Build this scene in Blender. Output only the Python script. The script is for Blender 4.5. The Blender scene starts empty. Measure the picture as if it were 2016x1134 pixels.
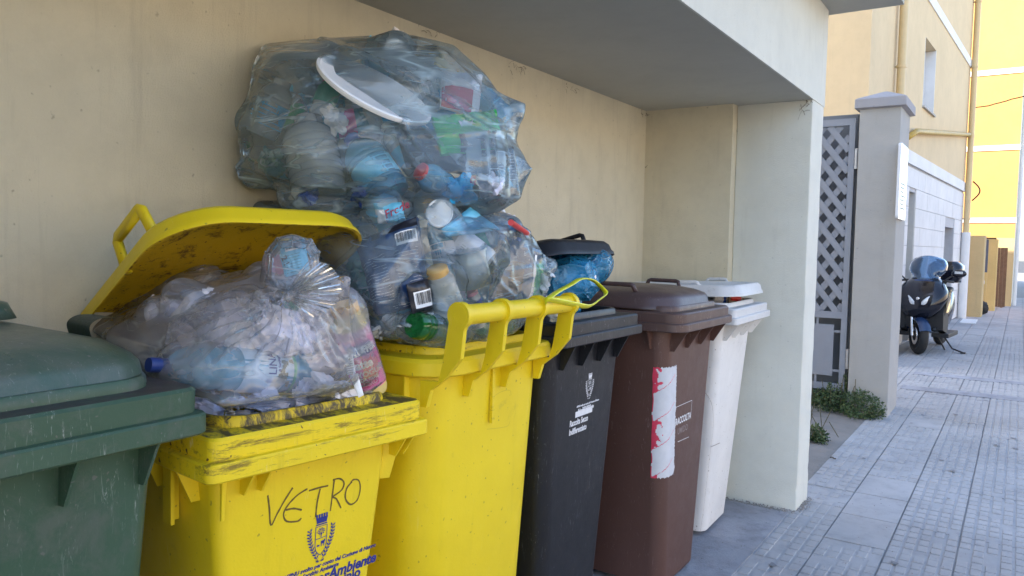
import bpy, bmesh, math, random
import numpy as np
from mathutils import Vector, Matrix, noise
from mathutils.bvhtree import BVHTree
R_ = math.radians
SC = bpy.context.scene
COL = SC.collection
random.seed(7)
RNG = np.random.RandomState(7)

# ------------------------------------------------------------------ camera
CAM = Vector((0, 0, 1.45)); FPX = 1500.0; IW, IH = 2016, 1134
def cam_axes(yaw=33.7, pitch=3.3, roll=-1.1):
    y, p, r = R_(yaw), R_(pitch), R_(roll)
    fw = Vector((-math.sin(y)*math.cos(p), math.cos(y)*math.cos(p), -math.sin(p)))
    rt = Vector((math.cos(y), math.sin(y), 0)); up = rt.cross(fw)
    return math.cos(r)*rt - math.sin(r)*up, math.cos(r)*up + math.sin(r)*rt, fw
CR, CU, CF = cam_axes()
cd = bpy.data.cameras.new("camera"); cam = bpy.data.objects.new("camera", cd); COL.objects.link(cam)
cd.sensor_width = 36; cd.lens = FPX/IW*36; cd.clip_end = 500; cd.clip_start = 0.02
m = Matrix((CR, CU, -CF)).transposed().to_4x4(); m.translation = CAM
cam.matrix_world = m
SC.camera = cam

# ------------------------------------------------------------------ light
SUN_EL, SUN_AZ = 41.0, 48.0      # azimuth measured from -Y towards -X
sd = Vector((-math.sin(R_(SUN_AZ))*math.cos(R_(SUN_EL)), -math.cos(R_(SUN_AZ))*math.cos(R_(SUN_EL)), math.sin(R_(SUN_EL))))
w = bpy.data.worlds.new("World"); SC.world = w; w.use_nodes = True
nt = w.node_tree; nt.nodes.clear()
sky = nt.nodes.new('ShaderNodeTexSky'); sky.sky_type = 'NISHITA'; sky.sun_disc = False
sky.sun_elevation = R_(SUN_EL); sky.sun_rotation = math.atan2(sd.x, sd.y)
sky.air_density = 1.0; sky.dust_density = 1.6; sky.ozone_density = 1.0
bg = nt.nodes.new('ShaderNodeBackground'); bg.inputs[1].default_value = 0.15
wo = nt.nodes.new('ShaderNodeOutputWorld')
nt.links.new(sky.outputs[0], bg.inputs[0]); nt.links.new(bg.outputs[0], wo.inputs[0])
sl = bpy.data.lights.new("sun", 'SUN'); sl.energy = 3.4; sl.angle = R_(0.53); sl.color = (1.0, .94, .84)
so = bpy.data.objects.new("sun", sl); COL.objects.link(so)
so.rotation_euler = sd.to_track_quat('Z', 'Y').to_euler(); so.location = (-5, -5, 12)
SC.view_settings.view_transform = 'Standard'; SC.view_settings.look = 'None'
SC.view_settings.exposure = 2.12; SC.view_settings.gamma = 1
SC.view_settings.use_curve_mapping = False
SC.cycles.use_denoising = True
SC.cycles.max_bounces = 10; SC.cycles.diffuse_bounces = 5; SC.cycles.glossy_bounces = 4
SC.cycles.transparent_max_bounces = 32; SC.cycles.transmission_bounces = 6
SC.cycles.caustics_reflective = False; SC.cycles.caustics_refractive = False

# ------------------------------------------------------------------ points
def ray(px, py): return CF + CR*((px-IW/2)/FPX) - CU*((py-IH/2)/FPX)
def at(px, py, d): return CAM + ray(px, py)*d
def atx(px, py, x):
    r = ray(px, py); return CAM + r*(x/r.x)

# ------------------------------------------------------------------ materials
def newmat(name):
    m = bpy.data.materials.new(name); m.use_nodes = True
    nt = m.node_tree; nt.nodes.clear()
    out = nt.nodes.new('ShaderNodeOutputMaterial')
    return m, nt, out
def N(nt, t, **k):
    n = nt.nodes.new(t)
    for a, b in k.items():
        if a.startswith('i_'):
            key = a[2:]
            key = int(key) if key.isdigit() else key.replace('_', ' ')
            n.inputs[key].default_value = b
        else: setattr(n, a, b)
    return n
def rgba(c): return (c[0], c[1], c[2], 1)
def ramp(nt, src, p0, p1, c0=(0, 0, 0), c1=(1, 1, 1)):
    r = nt.nodes.new('ShaderNodeValToRGB'); e = r.color_ramp.elements
    e[0].position = p0; e[1].position = p1; e[0].color = rgba(c0); e[1].color = rgba(c1)
    nt.links.new(src, r.inputs[0]); return r.outputs[0]
def mixc(nt, fac, a, b, mode='MIX'):
    n = nt.nodes.new('ShaderNodeMix'); n.data_type = 'RGBA'; n.blend_type = mode
    for s, v in ((0, fac), (6, a), (7, b)):
        if hasattr(v, 'links') or hasattr(v, 'is_linked'): nt.links.new(v, n.inputs[s])
        elif s == 0: n.inputs[0].default_value = v
        else: n.inputs[s].default_value = rgba(v)
    return n.outputs[2]
def coords(nt, scale=(1, 1, 1), world=False):
    mp = nt.nodes.new('ShaderNodeMapping'); mp.inputs['Scale'].default_value = scale
    if world:
        g = nt.nodes.new('ShaderNodeNewGeometry'); nt.links.new(g.outputs['Position'], mp.inputs[0])
    else:
        g = nt.nodes.new('ShaderNodeTexCoord'); nt.links.new(g.outputs['Object'], mp.inputs[0])
    return mp.outputs[0]
def noisef(nt, vec, scale, detail=4, rough=.6, dist=0):
    n = N(nt, 'ShaderNodeTexNoise', i_Scale=scale, i_Detail=detail, i_Roughness=rough, i_Distortion=dist)
    nt.links.new(vec, n.inputs['Vector']); return n.outputs[0]
def simple(name, c, rough=.5, metal=0, var=.12, vs=12, bump=0, bs=60, spec=.5, world=False):
    m, nt, out = newmat(name)
    b = N(nt, 'ShaderNodeBsdfPrincipled', i_Roughness=rough, i_Metallic=metal)
    b.inputs['Specular IOR Level'].default_value = spec
    v = coords(nt, world=world)
    n = noisef(nt, v, vs)
    nt.links.new(mixc(nt, n, tuple(x*(1-var) for x in c), tuple(min(1, x*(1+var)) for x in c)), b.inputs['Base Color'])
    if bump:
        bn = N(nt, 'ShaderNodeBump', i_Strength=bump, i_Distance=.004)
        nt.links.new(noisef(nt, v, bs, 3), bn.inputs['Height']); nt.links.new(bn.outputs[0], b.inputs['Normal'])
    nt.links.new(b.outputs[0], out.inputs[0]); return m
def stucco(name, c, grain=220, stain=(.25, .22, .17), amount=.5, bump=.5, c2=None, mott=.22):
    m, nt, out = newmat(name)
    b = N(nt, 'ShaderNodeBsdfPrincipled', i_Roughness=.88); b.inputs['Specular IOR Level'].default_value = .25
    v = coords(nt, world=True)
    big = noisef(nt, v, 1.3, 6, .6); mid = noisef(nt, v, 7, 5, .65)
    col = mixc(nt, ramp(nt, big, .3, .7), tuple(x*.93 for x in c), c2 or tuple(min(1, x*1.05) for x in c))
    vs = coords(nt, (14, 14, 1.1), world=True)
    streak = ramp(nt, noisef(nt, vs, 1.0, 5, .7), .56, .8)
    n1 = N(nt, 'ShaderNodeMath', operation='MULTIPLY', i_1=amount*.4); nt.links.new(streak, n1.inputs[0])
    col = mixc(nt, n1.outputs[0], col, stain)
    sp = ramp(nt, noisef(nt, v, 46, 2, .5), .71, .78)
    n2 = N(nt, 'ShaderNodeMath', operation='MULTIPLY', i_1=amount); nt.links.new(sp, n2.inputs[0])
    col = mixc(nt, n2.outputs[0], col, tuple(x*.55 for x in c))
    n3 = N(nt, 'ShaderNodeMath', operation='MULTIPLY', i_1=mott); nt.links.new(ramp(nt, mid, .45, .75), n3.inputs[0])
    col = mixc(nt, n3.outputs[0], col, tuple(x*.72 for x in c))
    nt.links.new(col, b.inputs['Base Color'])
    bn = N(nt, 'ShaderNodeBump', i_Strength=bump, i_Distance=.004)
    mx = N(nt, 'ShaderNodeMath', operation='ADD')
    nt.links.new(noisef(nt, v, grain, 3, .6), mx.inputs[0]); nt.links.new(noisef(nt, v, 14, 3), mx.inputs[1])
    nt.links.new(mx.outputs[0], bn.inputs['Height']); nt.links.new(bn.outputs[0], b.inputs['Normal'])
    nt.links.new(b.outputs[0], out.inputs[0]); return m
def plastic(name, c, scratch=(.8, .8, .8), samt=.25, dirt=(.05, .045, .035), damt=.25, rough=.42, dlo=.58, dhi=.72, dscale=9, faded=None, dst=(1, 1, 1)):
    """moulded bin plastic: fading patches, fine scratches, specks and runs of grime"""
    m, nt, out = newmat(name)
    b = N(nt, 'ShaderNodeBsdfPrincipled'); b.inputs['Specular IOR Level'].default_value = .45
    v = coords(nt)
    f = noisef(nt, v, 3.2, 5, .6)
    col = mixc(nt, ramp(nt, f, .35, .7), tuple(x*.94 for x in c), faded or tuple(min(1, x*1.08) for x in c))
    sv = coords(nt, (60, 60, 7)); sc = ramp(nt, noisef(nt, sv, 1.6, 4, .8, 1.5), .60, .69)
    pat = ramp(nt, noisef(nt, v, 5, 2), .42, .62)
    mm = N(nt, 'ShaderNodeMath', operation='MULTIPLY'); nt.links.new(sc, mm.inputs[0]); nt.links.new(pat, mm.inputs[1])
    m2 = N(nt, 'ShaderNodeMath', operation='MULTIPLY', i_1=samt); nt.links.new(mm.outputs[0], m2.inputs[0])
    col = mixc(nt, m2.outputs[0], col, scratch)
    d = ramp(nt, noisef(nt, coords(nt, dst), dscale, 9, .78, .4), dlo, dhi)
    m3 = N(nt, 'ShaderNodeMath', operation='MULTIPLY', i_1=damt); nt.links.new(d, m3.inputs[0])
    col = mixc(nt, m3.outputs[0], col, dirt)
    dv = coords(nt, (18, 18, 1.3)); dr = ramp(nt, noisef(nt, dv, 1.5, 5, .7), .58, .75)
    m5 = N(nt, 'ShaderNodeMath', operation='MULTIPLY', i_1=damt*.35); nt.links.new(dr, m5.inputs[0])
    col = mixc(nt, m5.outputs[0], col, dirt)
    sp = ramp(nt, noisef(nt, v, 75, 1, .5), .735, .76)
    m4 = N(nt, 'ShaderNodeMath', operation='MULTIPLY', i_1=min(1, damt*2)); nt.links.new(sp, m4.inputs[0])
    col = mixc(nt, m4.outputs[0], col, dirt)
    nt.links.new(col, b.inputs['Base Color'])
    rr_ = N(nt, 'ShaderNodeMapRange'); rr_.inputs['To Min'].default_value = rough-.08; rr_.inputs['To Max'].default_value = rough+.25
    nt.links.new(noisef(nt, v, 14, 6, .7), rr_.inputs[0]); nt.links.new(rr_.outputs[0], b.inputs['Roughness'])
    bn = N(nt, 'ShaderNodeBump', i_Strength=.22, i_Distance=.002)
    ad = N(nt, 'ShaderNodeMath', operation='ADD'); nt.links.new(noisef(nt, v, 150, 3), ad.inputs[0]); nt.links.new(noisef(nt, v, 9, 3), ad.inputs[1])
    nt.links.new(ad.outputs[0], bn.inputs['Height']); nt.links.new(bn.outputs[0], b.inputs['Normal'])
    nt.links.new(b.outputs[0], out.inputs[0]); return m
def film_mat(name, tint=(.93, .97, .98), haze=.12, hazecol=(.75, .82, .86), crinkle=.5, scale=9, rough=.09, gain=1.7, stretch=(1, 1, 1), rot=(0, 0, 0), glint_lines=1.0):
    """thin polythene: mostly see-through, a little milky, with sharp creases that catch the sky and painted white highlight streaks"""
    m, nt, out = newmat(name)
    v = coords(nt, stretch, world=True)
    v.node.inputs['Rotation'].default_value = rot
    def ridge(scale, dist, p):
        n = noisef(nt, v, scale, 2, .5, dist)
        a = N(nt, 'ShaderNodeMath', operation='SUBTRACT', i_1=.5); nt.links.new(n, a.inputs[0])
        b = N(nt, 'ShaderNodeMath', operation='ABSOLUTE'); nt.links.new(a.outputs[0], b.inputs[0])
        c = N(nt, 'ShaderNodeMath', operation='MULTIPLY', i_1=p); nt.links.new(b.outputs[0], c.inputs[0])
        d = N(nt, 'ShaderNodeMath', operation='MINIMUM', i_1=1.0); nt.links.new(c.outputs[0], d.inputs[0])
        e = N(nt, 'ShaderNodeMath', operation='SUBTRACT', i_0=1.0); nt.links.new(d.outputs[0], e.inputs[1]); return e.outputs[0]
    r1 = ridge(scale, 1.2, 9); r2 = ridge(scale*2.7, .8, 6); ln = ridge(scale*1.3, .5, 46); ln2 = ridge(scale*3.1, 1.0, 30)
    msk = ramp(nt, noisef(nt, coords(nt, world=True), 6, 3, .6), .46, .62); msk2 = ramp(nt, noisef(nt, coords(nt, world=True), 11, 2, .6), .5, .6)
    ad = N(nt, 'ShaderNodeMath', operation='MULTIPLY_ADD', i_1=.5); nt.links.new(r2, ad.inputs[0]); nt.links.new(r1, ad.inputs[2])
    bn = N(nt, 'ShaderNodeBump', i_Strength=crinkle, i_Distance=.006); nt.links.new(ad.outputs[0], bn.inputs['Height'])
    gl = N(nt, 'ShaderNodeBsdfGlossy', i_Roughness=rough); nt.links.new(bn.outputs[0], gl.inputs['Normal'])
    tr = N(nt, 'ShaderNodeBsdfTransparent'); tr.inputs[0].default_value = rgba(tint)
    df = N(nt, 'ShaderNodeBsdfDiffuse'); df.inputs[0].default_value = rgba(hazecol); nt.links.new(bn.outputs[0], df.inputs['Normal'])
    tl = N(nt, 'ShaderNodeBsdfTranslucent'); tl.inputs[0].default_value = rgba(hazecol)
    mh = N(nt, 'ShaderNodeMixShader', i_0=.45); nt.links.new(df.outputs[0], mh.inputs[1]); nt.links.new(tl.outputs[0], mh.inputs[2])
    lw = N(nt, 'ShaderNodeLayerWeight', i_Blend=.35)
    mr = N(nt, 'ShaderNodeMapRange'); mr.inputs['To Min'].default_value = haze; mr.inputs['To Max'].default_value = min(.9, haze*2.6+.1)
    nt.links.new(lw.outputs['Facing'], mr.inputs[0])
    hn = N(nt, 'ShaderNodeMapRange'); hn.inputs['From Min'].default_value = .3; hn.inputs['From Max'].default_value = .7
    hn.inputs['To Min'].default_value = .55; hn.inputs['To Max'].default_value = 1.5
    nt.links.new(noisef(nt, v, 5, 4, .6), hn.inputs[0])
    hm = N(nt, 'ShaderNodeMath', operation='MULTIPLY'); nt.links.new(mr.outputs[0], hm.inputs[0]); nt.links.new(hn.outputs[0], hm.inputs[1])
    # creases scatter a little more light than flat film; white streaks paint in highlights
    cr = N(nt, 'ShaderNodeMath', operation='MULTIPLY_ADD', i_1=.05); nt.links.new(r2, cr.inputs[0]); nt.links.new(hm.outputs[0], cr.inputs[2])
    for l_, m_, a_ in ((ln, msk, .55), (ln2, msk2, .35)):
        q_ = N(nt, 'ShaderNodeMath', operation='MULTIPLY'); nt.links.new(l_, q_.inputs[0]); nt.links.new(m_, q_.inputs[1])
        c2_ = N(nt, 'ShaderNodeMath', operation='MULTIPLY_ADD', i_1=a_*glint_lines, use_clamp=True); nt.links.new(q_.outputs[0], c2_.inputs[0]); nt.links.new(cr.outputs[0], c2_.inputs[2]); cr = c2_
    ms = N(nt, 'ShaderNodeMixShader'); nt.links.new(cr.outputs[0], ms.inputs[0]); nt.links.new(tr.outputs[0], ms.inputs[1]); nt.links.new(mh.outputs[0], ms.inputs[2])
    fr = N(nt, 'ShaderNodeFresnel', i_IOR=1.5); nt.links.new(bn.outputs[0], fr.inputs['Normal'])
    fm = N(nt, 'ShaderNodeMath', operation='MULTIPLY', i_1=gain, use_clamp=True); nt.links.new(fr.outputs[0], fm.inputs[0])
    mf = N(nt, 'ShaderNodeMixShader'); nt.links.new(fm.outputs[0], mf.inputs[0]); nt.links.new(ms.outputs[0], mf.inputs[1]); nt.links.new(gl.outputs[0], mf.inputs[2])
    nt.links.new(mf.outputs[0], out.inputs[0]); return m
def glassy(name, tint, body=.15, bodycol=None, rough=.06):
    m, nt, out = newmat(name)
    tr = N(nt, 'ShaderNodeBsdfTransparent'); tr.inputs[0].default_value = rgba(tint)
    df = N(nt, 'ShaderNodeBsdfDiffuse'); df.inputs[0].default_value = rgba(bodycol or tint)
    bn = N(nt, 'ShaderNodeBump', i_Strength=.3, i_Distance=.004); nt.links.new(noisef(nt, coords(nt), 30, 2), bn.inputs['Height'])
    gl = N(nt, 'ShaderNodeBsdfGlossy', i_Roughness=rough); nt.links.new(bn.outputs[0], gl.inputs['Normal'])
    a = N(nt, 'ShaderNodeMixShader', i_0=body); nt.links.new(tr.outputs[0], a.inputs[1]); nt.links.new(df.outputs[0], a.inputs[2])
    fr = N(nt, 'ShaderNodeFresnel', i_IOR=1.5); nt.links.new(bn.outputs[0], fr.inputs['Normal'])
    fm = N(nt, 'ShaderNodeMath', operation='MULTIPLY', i_1=1.6, use_clamp=True); nt.links.new(fr.outputs[0], fm.inputs[0])
    b = N(nt, 'ShaderNodeMixShader'); nt.links.new(fm.outputs[0], b.inputs[0]); nt.links.new(a.outputs[0], b.inputs[1]); nt.links.new(gl.outputs[0], b.inputs[2])
    nt.links.new(b.outputs[0], out.inputs[0]); return m

# ------------------------------------------------------------------ objects
def tag(o, label=None, cat=None, group=None, kind=None):
    if label: o['label'] = label
    if cat: o['category'] = cat
    if group: o['group'] = group
    if kind: o['kind'] = kind
    return o
def thing(name, label, cat, loc=(0, 0, 0), rz=0, group=None):
    o = bpy.data.objects.new(name, None); COL.objects.link(o); o.location = loc; o.rotation_euler = (0, 0, rz)
    o.empty_display_size = .1
    return tag(o, label, cat, group)
def link(name, me, parent=None, loc=None, rot=None):
    o = bpy.data.objects.new(name, me); COL.objects.link(o)
    if parent: o.parent = parent
    if loc is not None: o.location = loc
    if rot is not None: o.rotation_euler = rot
    return o
def obj(name, bm, mat, parent=None, smooth=False, loc=None, rot=None, angle=None):
    me = bpy.data.meshes.new(name); bm.normal_update(); bm.to_mesh(me); bm.free()
    if isinstance(mat, (list, tuple)):
        for x in mat: me.materials.append(x)
    else: me.materials.append(mat)
    if smooth:
        me.polygons.foreach_set('use_smooth', [True]*len(me.polygons))
        if angle: me.set_sharp_from_angle(angle=R_(angle))
    return link(name, me, parent, loc, rot)
def pydata(name, vs, fs, mat, parent=None, smooth=False, angle=None):
    me = bpy.data.meshes.new(name); me.from_pydata([tuple(v) for v in vs], [], fs); me.update()
    me.materials.append(mat)
    if smooth:
        me.polygons.foreach_set('use_smooth', [True]*len(me.polygons))
        if angle: me.set_sharp_from_angle(angle=R_(angle))
    return link(name, me, parent)
def box(bm, lo, hi, mtx=None, bev=0):
    c = [(lo[i]+hi[i])/2 for i in range(3)]; s = [abs(hi[i]-lo[i]) for i in range(3)]
    r = bmesh.ops.create_cube(bm, size=1, matrix=Matrix.Translation(c) @ Matrix.Diagonal((*s, 1)))
    vs = r['verts']
    if bev:
        es = list({e for v in vs for e in v.link_edges})
        g = bmesh.ops.bevel(bm, geom=es, offset=bev, segments=2, affect='EDGES', profile=.6); vs = list({v for f in g['faces'] for v in f.verts} | {v for v in vs if v.is_valid})
    if mtx is not None: bmesh.ops.transform(bm, matrix=mtx, verts=vs)
    return bm
def boxo(name, lo, hi, mat, parent=None, bev=0):
    bm = bmesh.new(); box(bm, lo, hi, bev=bev); return obj(name, bm, mat, parent)
def rr(hx, hy, r, z, n=6, cx=0, cy=0, rf=None):
    """rounded rectangle ring, counter-clockwise; rf = radius of the two +x corners"""
    pts = []
    for k, (sx, sy) in enumerate(((1, 1), (-1, 1), (-1, -1), (1, -1))):
        q = (rf if rf is not None and sx > 0 else r); q = max(.003, min(q, hx, hy))
        for i in range(n+1):
            a = (k + i/n)*math.pi/2
            pts.append((cx+sx*(hx-q)+q*math.cos(a), cy+sy*(hy-q)+q*math.sin(a), z))
    return pts
def loft(bm, rings, cap0=True, cap1=True, closed=False):
    R = [[bm.verts.new(p) for p in r] for r in rings]; n = len(R[0])
    k = len(R)
    for i in range(k if closed else k-1):
        a, b = R[i], R[(i+1) % k]
        for j in range(n):
            bm.faces.new((a[j], a[(j+1) % n], b[(j+1) % n], b[j]))
    if not closed:
        if cap0: bm.faces.new(list(reversed(R[0])))
        if cap1: bm.faces.new(R[-1])
    return R
def tube(bm, pts, r, n=8, r1=None, flat=1.0):
    pts = [Vector(p) for p in pts]; rings = []
    prev = None
    for i, p in enumerate(pts):
        t = (pts[min(i+1, len(pts)-1)]-pts[max(i-1, 0)]).normalized()
        if prev is None:
            up = Vector((0, 0, 1)) if abs(t.z) < .9 else Vector((1, 0, 0)); s = t.cross(up).normalized()
        else: s = (prev - t*prev.dot(t)).normalized()
        u = s.cross(t); prev = s
        rad = r if r1 is None else r+(r1-r)*i/(len(pts)-1)
        rings.append([p + (s*math.cos(2*math.pi*j/n) + u*flat*math.sin(2*math.pi*j/n))*rad for j in range(n)])
    R = [[bm.verts.new(q) for q in rg] for rg in rings]
    for i in range(len(R)-1):
        for j in range(n): bm.faces.new((R[i][j], R[i+1][j], R[i+1][(j+1) % n], R[i][(j+1) % n]))
    bm.faces.new(R[0]); bm.faces.new(list(reversed(R[-1])))
    return bm
def lathe(bm, prof, n=28, mtx=None, cap=True):
    rings = [[(r*math.cos(2*math.pi*j/n), r*math.sin(2*math.pi*j/n), z) for j in range(n)] for r, z in prof]
    if mtx is not None: rings = [[mtx @ Vector(p) for p in r] for r in rings]
    loft(bm, rings, cap, cap); return bm
def frame(o, z, hint=(0, 0, 1)):
    """matrix: local z along z, local x as near the hint as it can be"""
    z = Vector(z).normalized(); h = Vector(hint); x = (h - z*h.dot(z))
    if x.length < 1e-4: x = Vector((1, 0, 0)) - z*z.x
    x.normalize(); y = z.cross(x)
    m = Matrix((x, y, z)).transposed().to_4x4(); m.translation = Vector(o); return m
def textmesh(name, body, size, mat, mtx, parent=None, bold=0.0, align='LEFT', ext=.0003, shear=0, sx=1):
    c = bpy.data.curves.new(name, 'FONT'); c.body = body; c.size = size; c.extrude = ext; c.align_x = align; c.offset = bold; c.shear = shear
    c.resolution_u = 3
    o = bpy.data.objects.new(name, c); COL.objects.link(o)
    dg = bpy.context.evaluated_depsgraph_get()
    me = bpy.data.meshes.new_from_object(o.evaluated_get(dg)); bpy.data.objects.remove(o)
    me.name = name; me.materials.clear(); me.materials.append(mat)
    r = bpy.data.objects.new(name, me); COL.objects.link(r)
    if parent: r.parent = parent
    me.transform(mtx @ Matrix.Diagonal((sx, 1, 1, 1))); return r

# ------------------------------------------------------------------ palette
CREAM = (.625, .57, .425)
M_wall = stucco('cream_render', CREAM, c2=(.655, .60, .455), amount=.8, mott=.38)
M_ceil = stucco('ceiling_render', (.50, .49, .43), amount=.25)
M_front = stucco('pale_render', (.68, .68, .61), amount=.35)
M_beige = stucco('beige_render', (.66, .52, .33), amount=.3, bump=.3)
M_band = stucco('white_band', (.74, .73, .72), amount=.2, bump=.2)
M_block = stucco('white_block', (.70, .69, .69), amount=.45, grain=60)
M_yel = stucco('yellow_render', (.64, .33, .11), amount=.2, bump=.3)
M_ochre = stucco('ochre_render', (.55, .42, .22), amount=.7, grain=90, bump=1)
M_ochre2 = stucco('orange_render', (.66, .48, .20), amount=.6, grain=90, bump=1)
M_post = stucco('grey_render', (.41, .40, .385), amount=.5)
M_stone = stucco('cap_stone', (.38, .37, .39), amount=.8, bump=1)
M_conc = stucco('concrete_floor', (.27, .275, .30), c2=(.40, .41, .45), mott=.9, amount=1, grain=120, bump=1, stain=(.12, .12, .12))
M_pave = stucco('cement_paver', (.375, .37, .375), mott=.5, amount=.7, grain=160, bump=.7, stain=(.14, .14, .15), c2=(.45, .445, .45))
M_joint = stucco('sandy_joint', (.30, .295, .29), amount=.8, grain=120, bump=1)
M_dirt = stucco('dry_soil', (.25, .23, .21), mott=.7, amount=1, grain=80, bump=1)
M_asph = simple('asphalt', (.055, .055, .058), .9, var=.3, vs=80, bump=.6, bs=200)
M_gate = simple('grey_paint', (.27, .29, .34), .45, var=.08, bump=.1)
M_dark = simple('dark_grey', (.19, .205, .23), .7)
M_green = plastic('green_bin_plastic', (.034, .080, .046), samt=.4, damt=.45, dirt=(.11, .115, .10), rough=.38, dlo=.5, dhi=.66, faded=(.046, .095, .058))
M_yellow = plastic('yellow_bin_plastic', (.78, .58, .008), scratch=(.85, .75, .3), samt=.2, damt=.22, rough=.4, dlo=.62, dhi=.74, faded=(.82, .62, .012))
M_yledge = plastic('grimy_yellow_plastic', (.72, .54, .015), scratch=(.8, .7, .2), samt=.3, damt=.95, rough=.45, dst=(.7, 1.8, 1), dlo=.42, dhi=.54, dscale=16, dirt=(.05, .04, .03))
M_yrim = plastic('scuffed_yellow_plastic', (.76, .57, .01), scratch=(.9, .85, .6), samt=.5, damt=.8, rough=.42, dst=(2.5, .45, 3.5), dlo=.54, dhi=.64, dscale=14, dirt=(.10, .06, .02))
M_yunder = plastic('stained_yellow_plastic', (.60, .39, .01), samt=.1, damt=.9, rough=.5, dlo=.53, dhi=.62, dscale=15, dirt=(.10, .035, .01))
M_black = plastic('black_bin_plastic', (.009, .010, .014), samt=.22, damt=.3, dirt=(.05, .05, .055), rough=.42)
M_brim = plastic('scuffed_black_plastic', (.02, .021, .026), scratch=(.5, .5, .55), samt=.5, damt=.4, dirt=(.14, .14, .15), rough=.36)
M_brown = plastic('brown_bin_plastic', (.098, .048, .037), scratch=(.5, .42, .4), samt=.3, damt=.25, dirt=(.14, .09, .08), rough=.42)
M_brownrim = plastic('scuffed_brown_plastic', (.10, .06, .053), scratch=(.7, .6, .55), samt=.7, damt=.3, dirt=(.20, .15, .14), rough=.36)
M_brownlid = plastic('brown_lid_plastic', (.085, .056, .056), scratch=(.5, .45, .45), samt=.25, damt=.3, dirt=(.15, .12, .12), rough=.28)
M_white = plastic('white_bin_plastic', (.74, .72, .69), samt=.1, damt=.35, dirt=(.30, .26, .22), rough=.45)
M_whiterim = plastic('weathered_white_plastic', (.62, .62, .62), samt=.2, damt=.5, dirt=(.22, .21, .2), rough=.4)
M_blue = simple('blue_print', (.02, .03, .22), .5)
M_wprint = simple('white_print', (.72, .72, .74), .5, var=.2, vs=60)
M_marker = simple('brown_marker', (.13, .085, .015), .6, var=.4, vs=90)
M_rubber = simple('rubber', (.02, .02, .02), .75)

# ================================================================== SETTING
def sheet(name, x0, x1, y0, y1, z, mat, kind='structure'):
    bm = bmesh.new(); box(bm, (x0, y0, z-.05), (x1, y1, z)); o = obj(name, bm, mat); o['kind'] = kind; return o
sheet('ground', -60, 60, -40, 200, -.16, M_asph)
sheet('road', 1.75, 8.2, -30, 120, -.12, M_asph)
sheet('sidewalk_bed', -1.9, 1.6, -12, 70, -.012, M_joint)
sheet('concrete_floor', -1.91, -1.0, -3.0, 4.28, .004, M_conc)
sheet('yard_ground', -14, -1.9, 4.71, 70, -.02, M_dirt)
bm = bmesh.new(); box(bm, (1.6, -12, -.17), (1.75, 70, .005), bev=.01); o = obj('kerb', bm, M_post); o['kind'] = 'structure'
bm = bmesh.new(); box(bm, (8.2, -30, -.17), (13.0, 90, .0)); o = obj('far_pavement', bm, M_pave); o['kind'] = 'structure'

# slabs with their raised pattern; joints between are open
def slab_mesh(nx, ny, sx, sy, depth, jit, seed, flat=False):
    rnd = random.Random(seed); bm = bmesh.new()
    g = .0035
    box(bm, (g, g, -.03), (sx-g, sy-g, -depth if not flat else 0))
    if not flat:
        for i in range(nx):
            for j in range(ny):
                a = sx/nx; b = sy/ny; q = .006
                x0, x1, y0, y1 = i*a+q, (i+1)*a-q, j*b+q, (j+1)*b-q
                if i == 0: x0 = g
                if i == nx-1: x1 = sx-g
                if j == 0: y0 = g
                if j == ny-1: y1 = sy-g
                if rnd.random() < jit*.3: continue
                dz = -rnd.random()*jit*.002; e = .003
                lo = [bm.verts.new(p) for p in ((x0, y0, -depth-.001), (x1, y0, -depth-.001), (x1, y1, -depth-.001), (x0, y1, -depth-.001))]
                hi = [bm.verts.new(p) for p in ((x0+e, y0+e, dz), (x1-e, y0+e, dz), (x1-e, y1-e, dz), (x0+e, y1-e, dz))]
                bm.faces.new(hi)
                for k in range(4): bm.faces.new((lo[k], lo[(k+1) % 4], hi[(k+1) % 4], hi[k]))
    me = bpy.data.meshes.new('paving_slab'); bm.normal_update(); bm.to_mesh(me); bm.free(); me.materials.append(M_pave); return me
SX, SY = .2875, .435
slab_v = [slab_mesh(5, 5, SX, SY, .0055, j, s) for s, j in enumerate((.05, .15, .5))] + [slab_mesh(5, 5, SX, SY, .0045, .6, 9), slab_mesh(0, 0, SX, SY, .003, 0, 5, True)]
pav = thing('slab_paving', 'grey grooved cement slabs laid along the pavement beside the bins', 'paving'); pav['kind'] = 'structure'
del pav['category']
rnd = random.Random(3)
cols = [(-.4795-SX*3, 3), (-.4795-SX*2, 2), (-.4795-SX, 1), (-.4795, 0), (-.192, 0), (.0955, 0), (.383, 0), (.6705, 0), (.958, 0), (1.2455, 0)]
cnt = 0; far = bmesh.new()
for ci, (x0, wornness) in enumerate(cols):
    for k in range(-14, 60):
        y0 = 4.045 + k*SY + (0 if ci % 2 else .0)
        if x0 < -1.1 and y0 < 4.8: continue
        if x0 < -1.2 and y0+SY > 4.6 and y0 < 8.0: continue
        if x0 < -1.1 and 5.2 < y0 < 8: continue        # bare soil before the gate
        inview = x0 < .35 and y0 > 2.2 and y0 < 15.5
        if not inview:
            if y0 > 15.5 or x0 >= .35:
                box(far, (x0+.004, y0+.004, -.03), (x0+SX-.004, y0+SY-.004, rnd.uniform(-.002, .001)))
            continue
        p = rnd.random()
        if wornness == 0: me = slab_v[0] if p < .55 else slab_v[1] if p < .9 else slab_v[2]
        elif wornness == 1: me = slab_v[4] if p < .38 else slab_v[3] if p < .7 else slab_v[2]
        else: me = slab_v[2] if p < .6 else slab_v[3] if p < .8 else slab_v[1]
        o = link('paving_slab', me, pav, (x0, y0, rnd.uniform(-.003, .002)), (rnd.uniform(-.004, .004), rnd.uniform(-.005, .005), rnd.uniform(-.003, .003)))
        cnt += 1
o = obj('far_slabs', far, M_pave, pav); o['kind'] = 'stuff'
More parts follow.
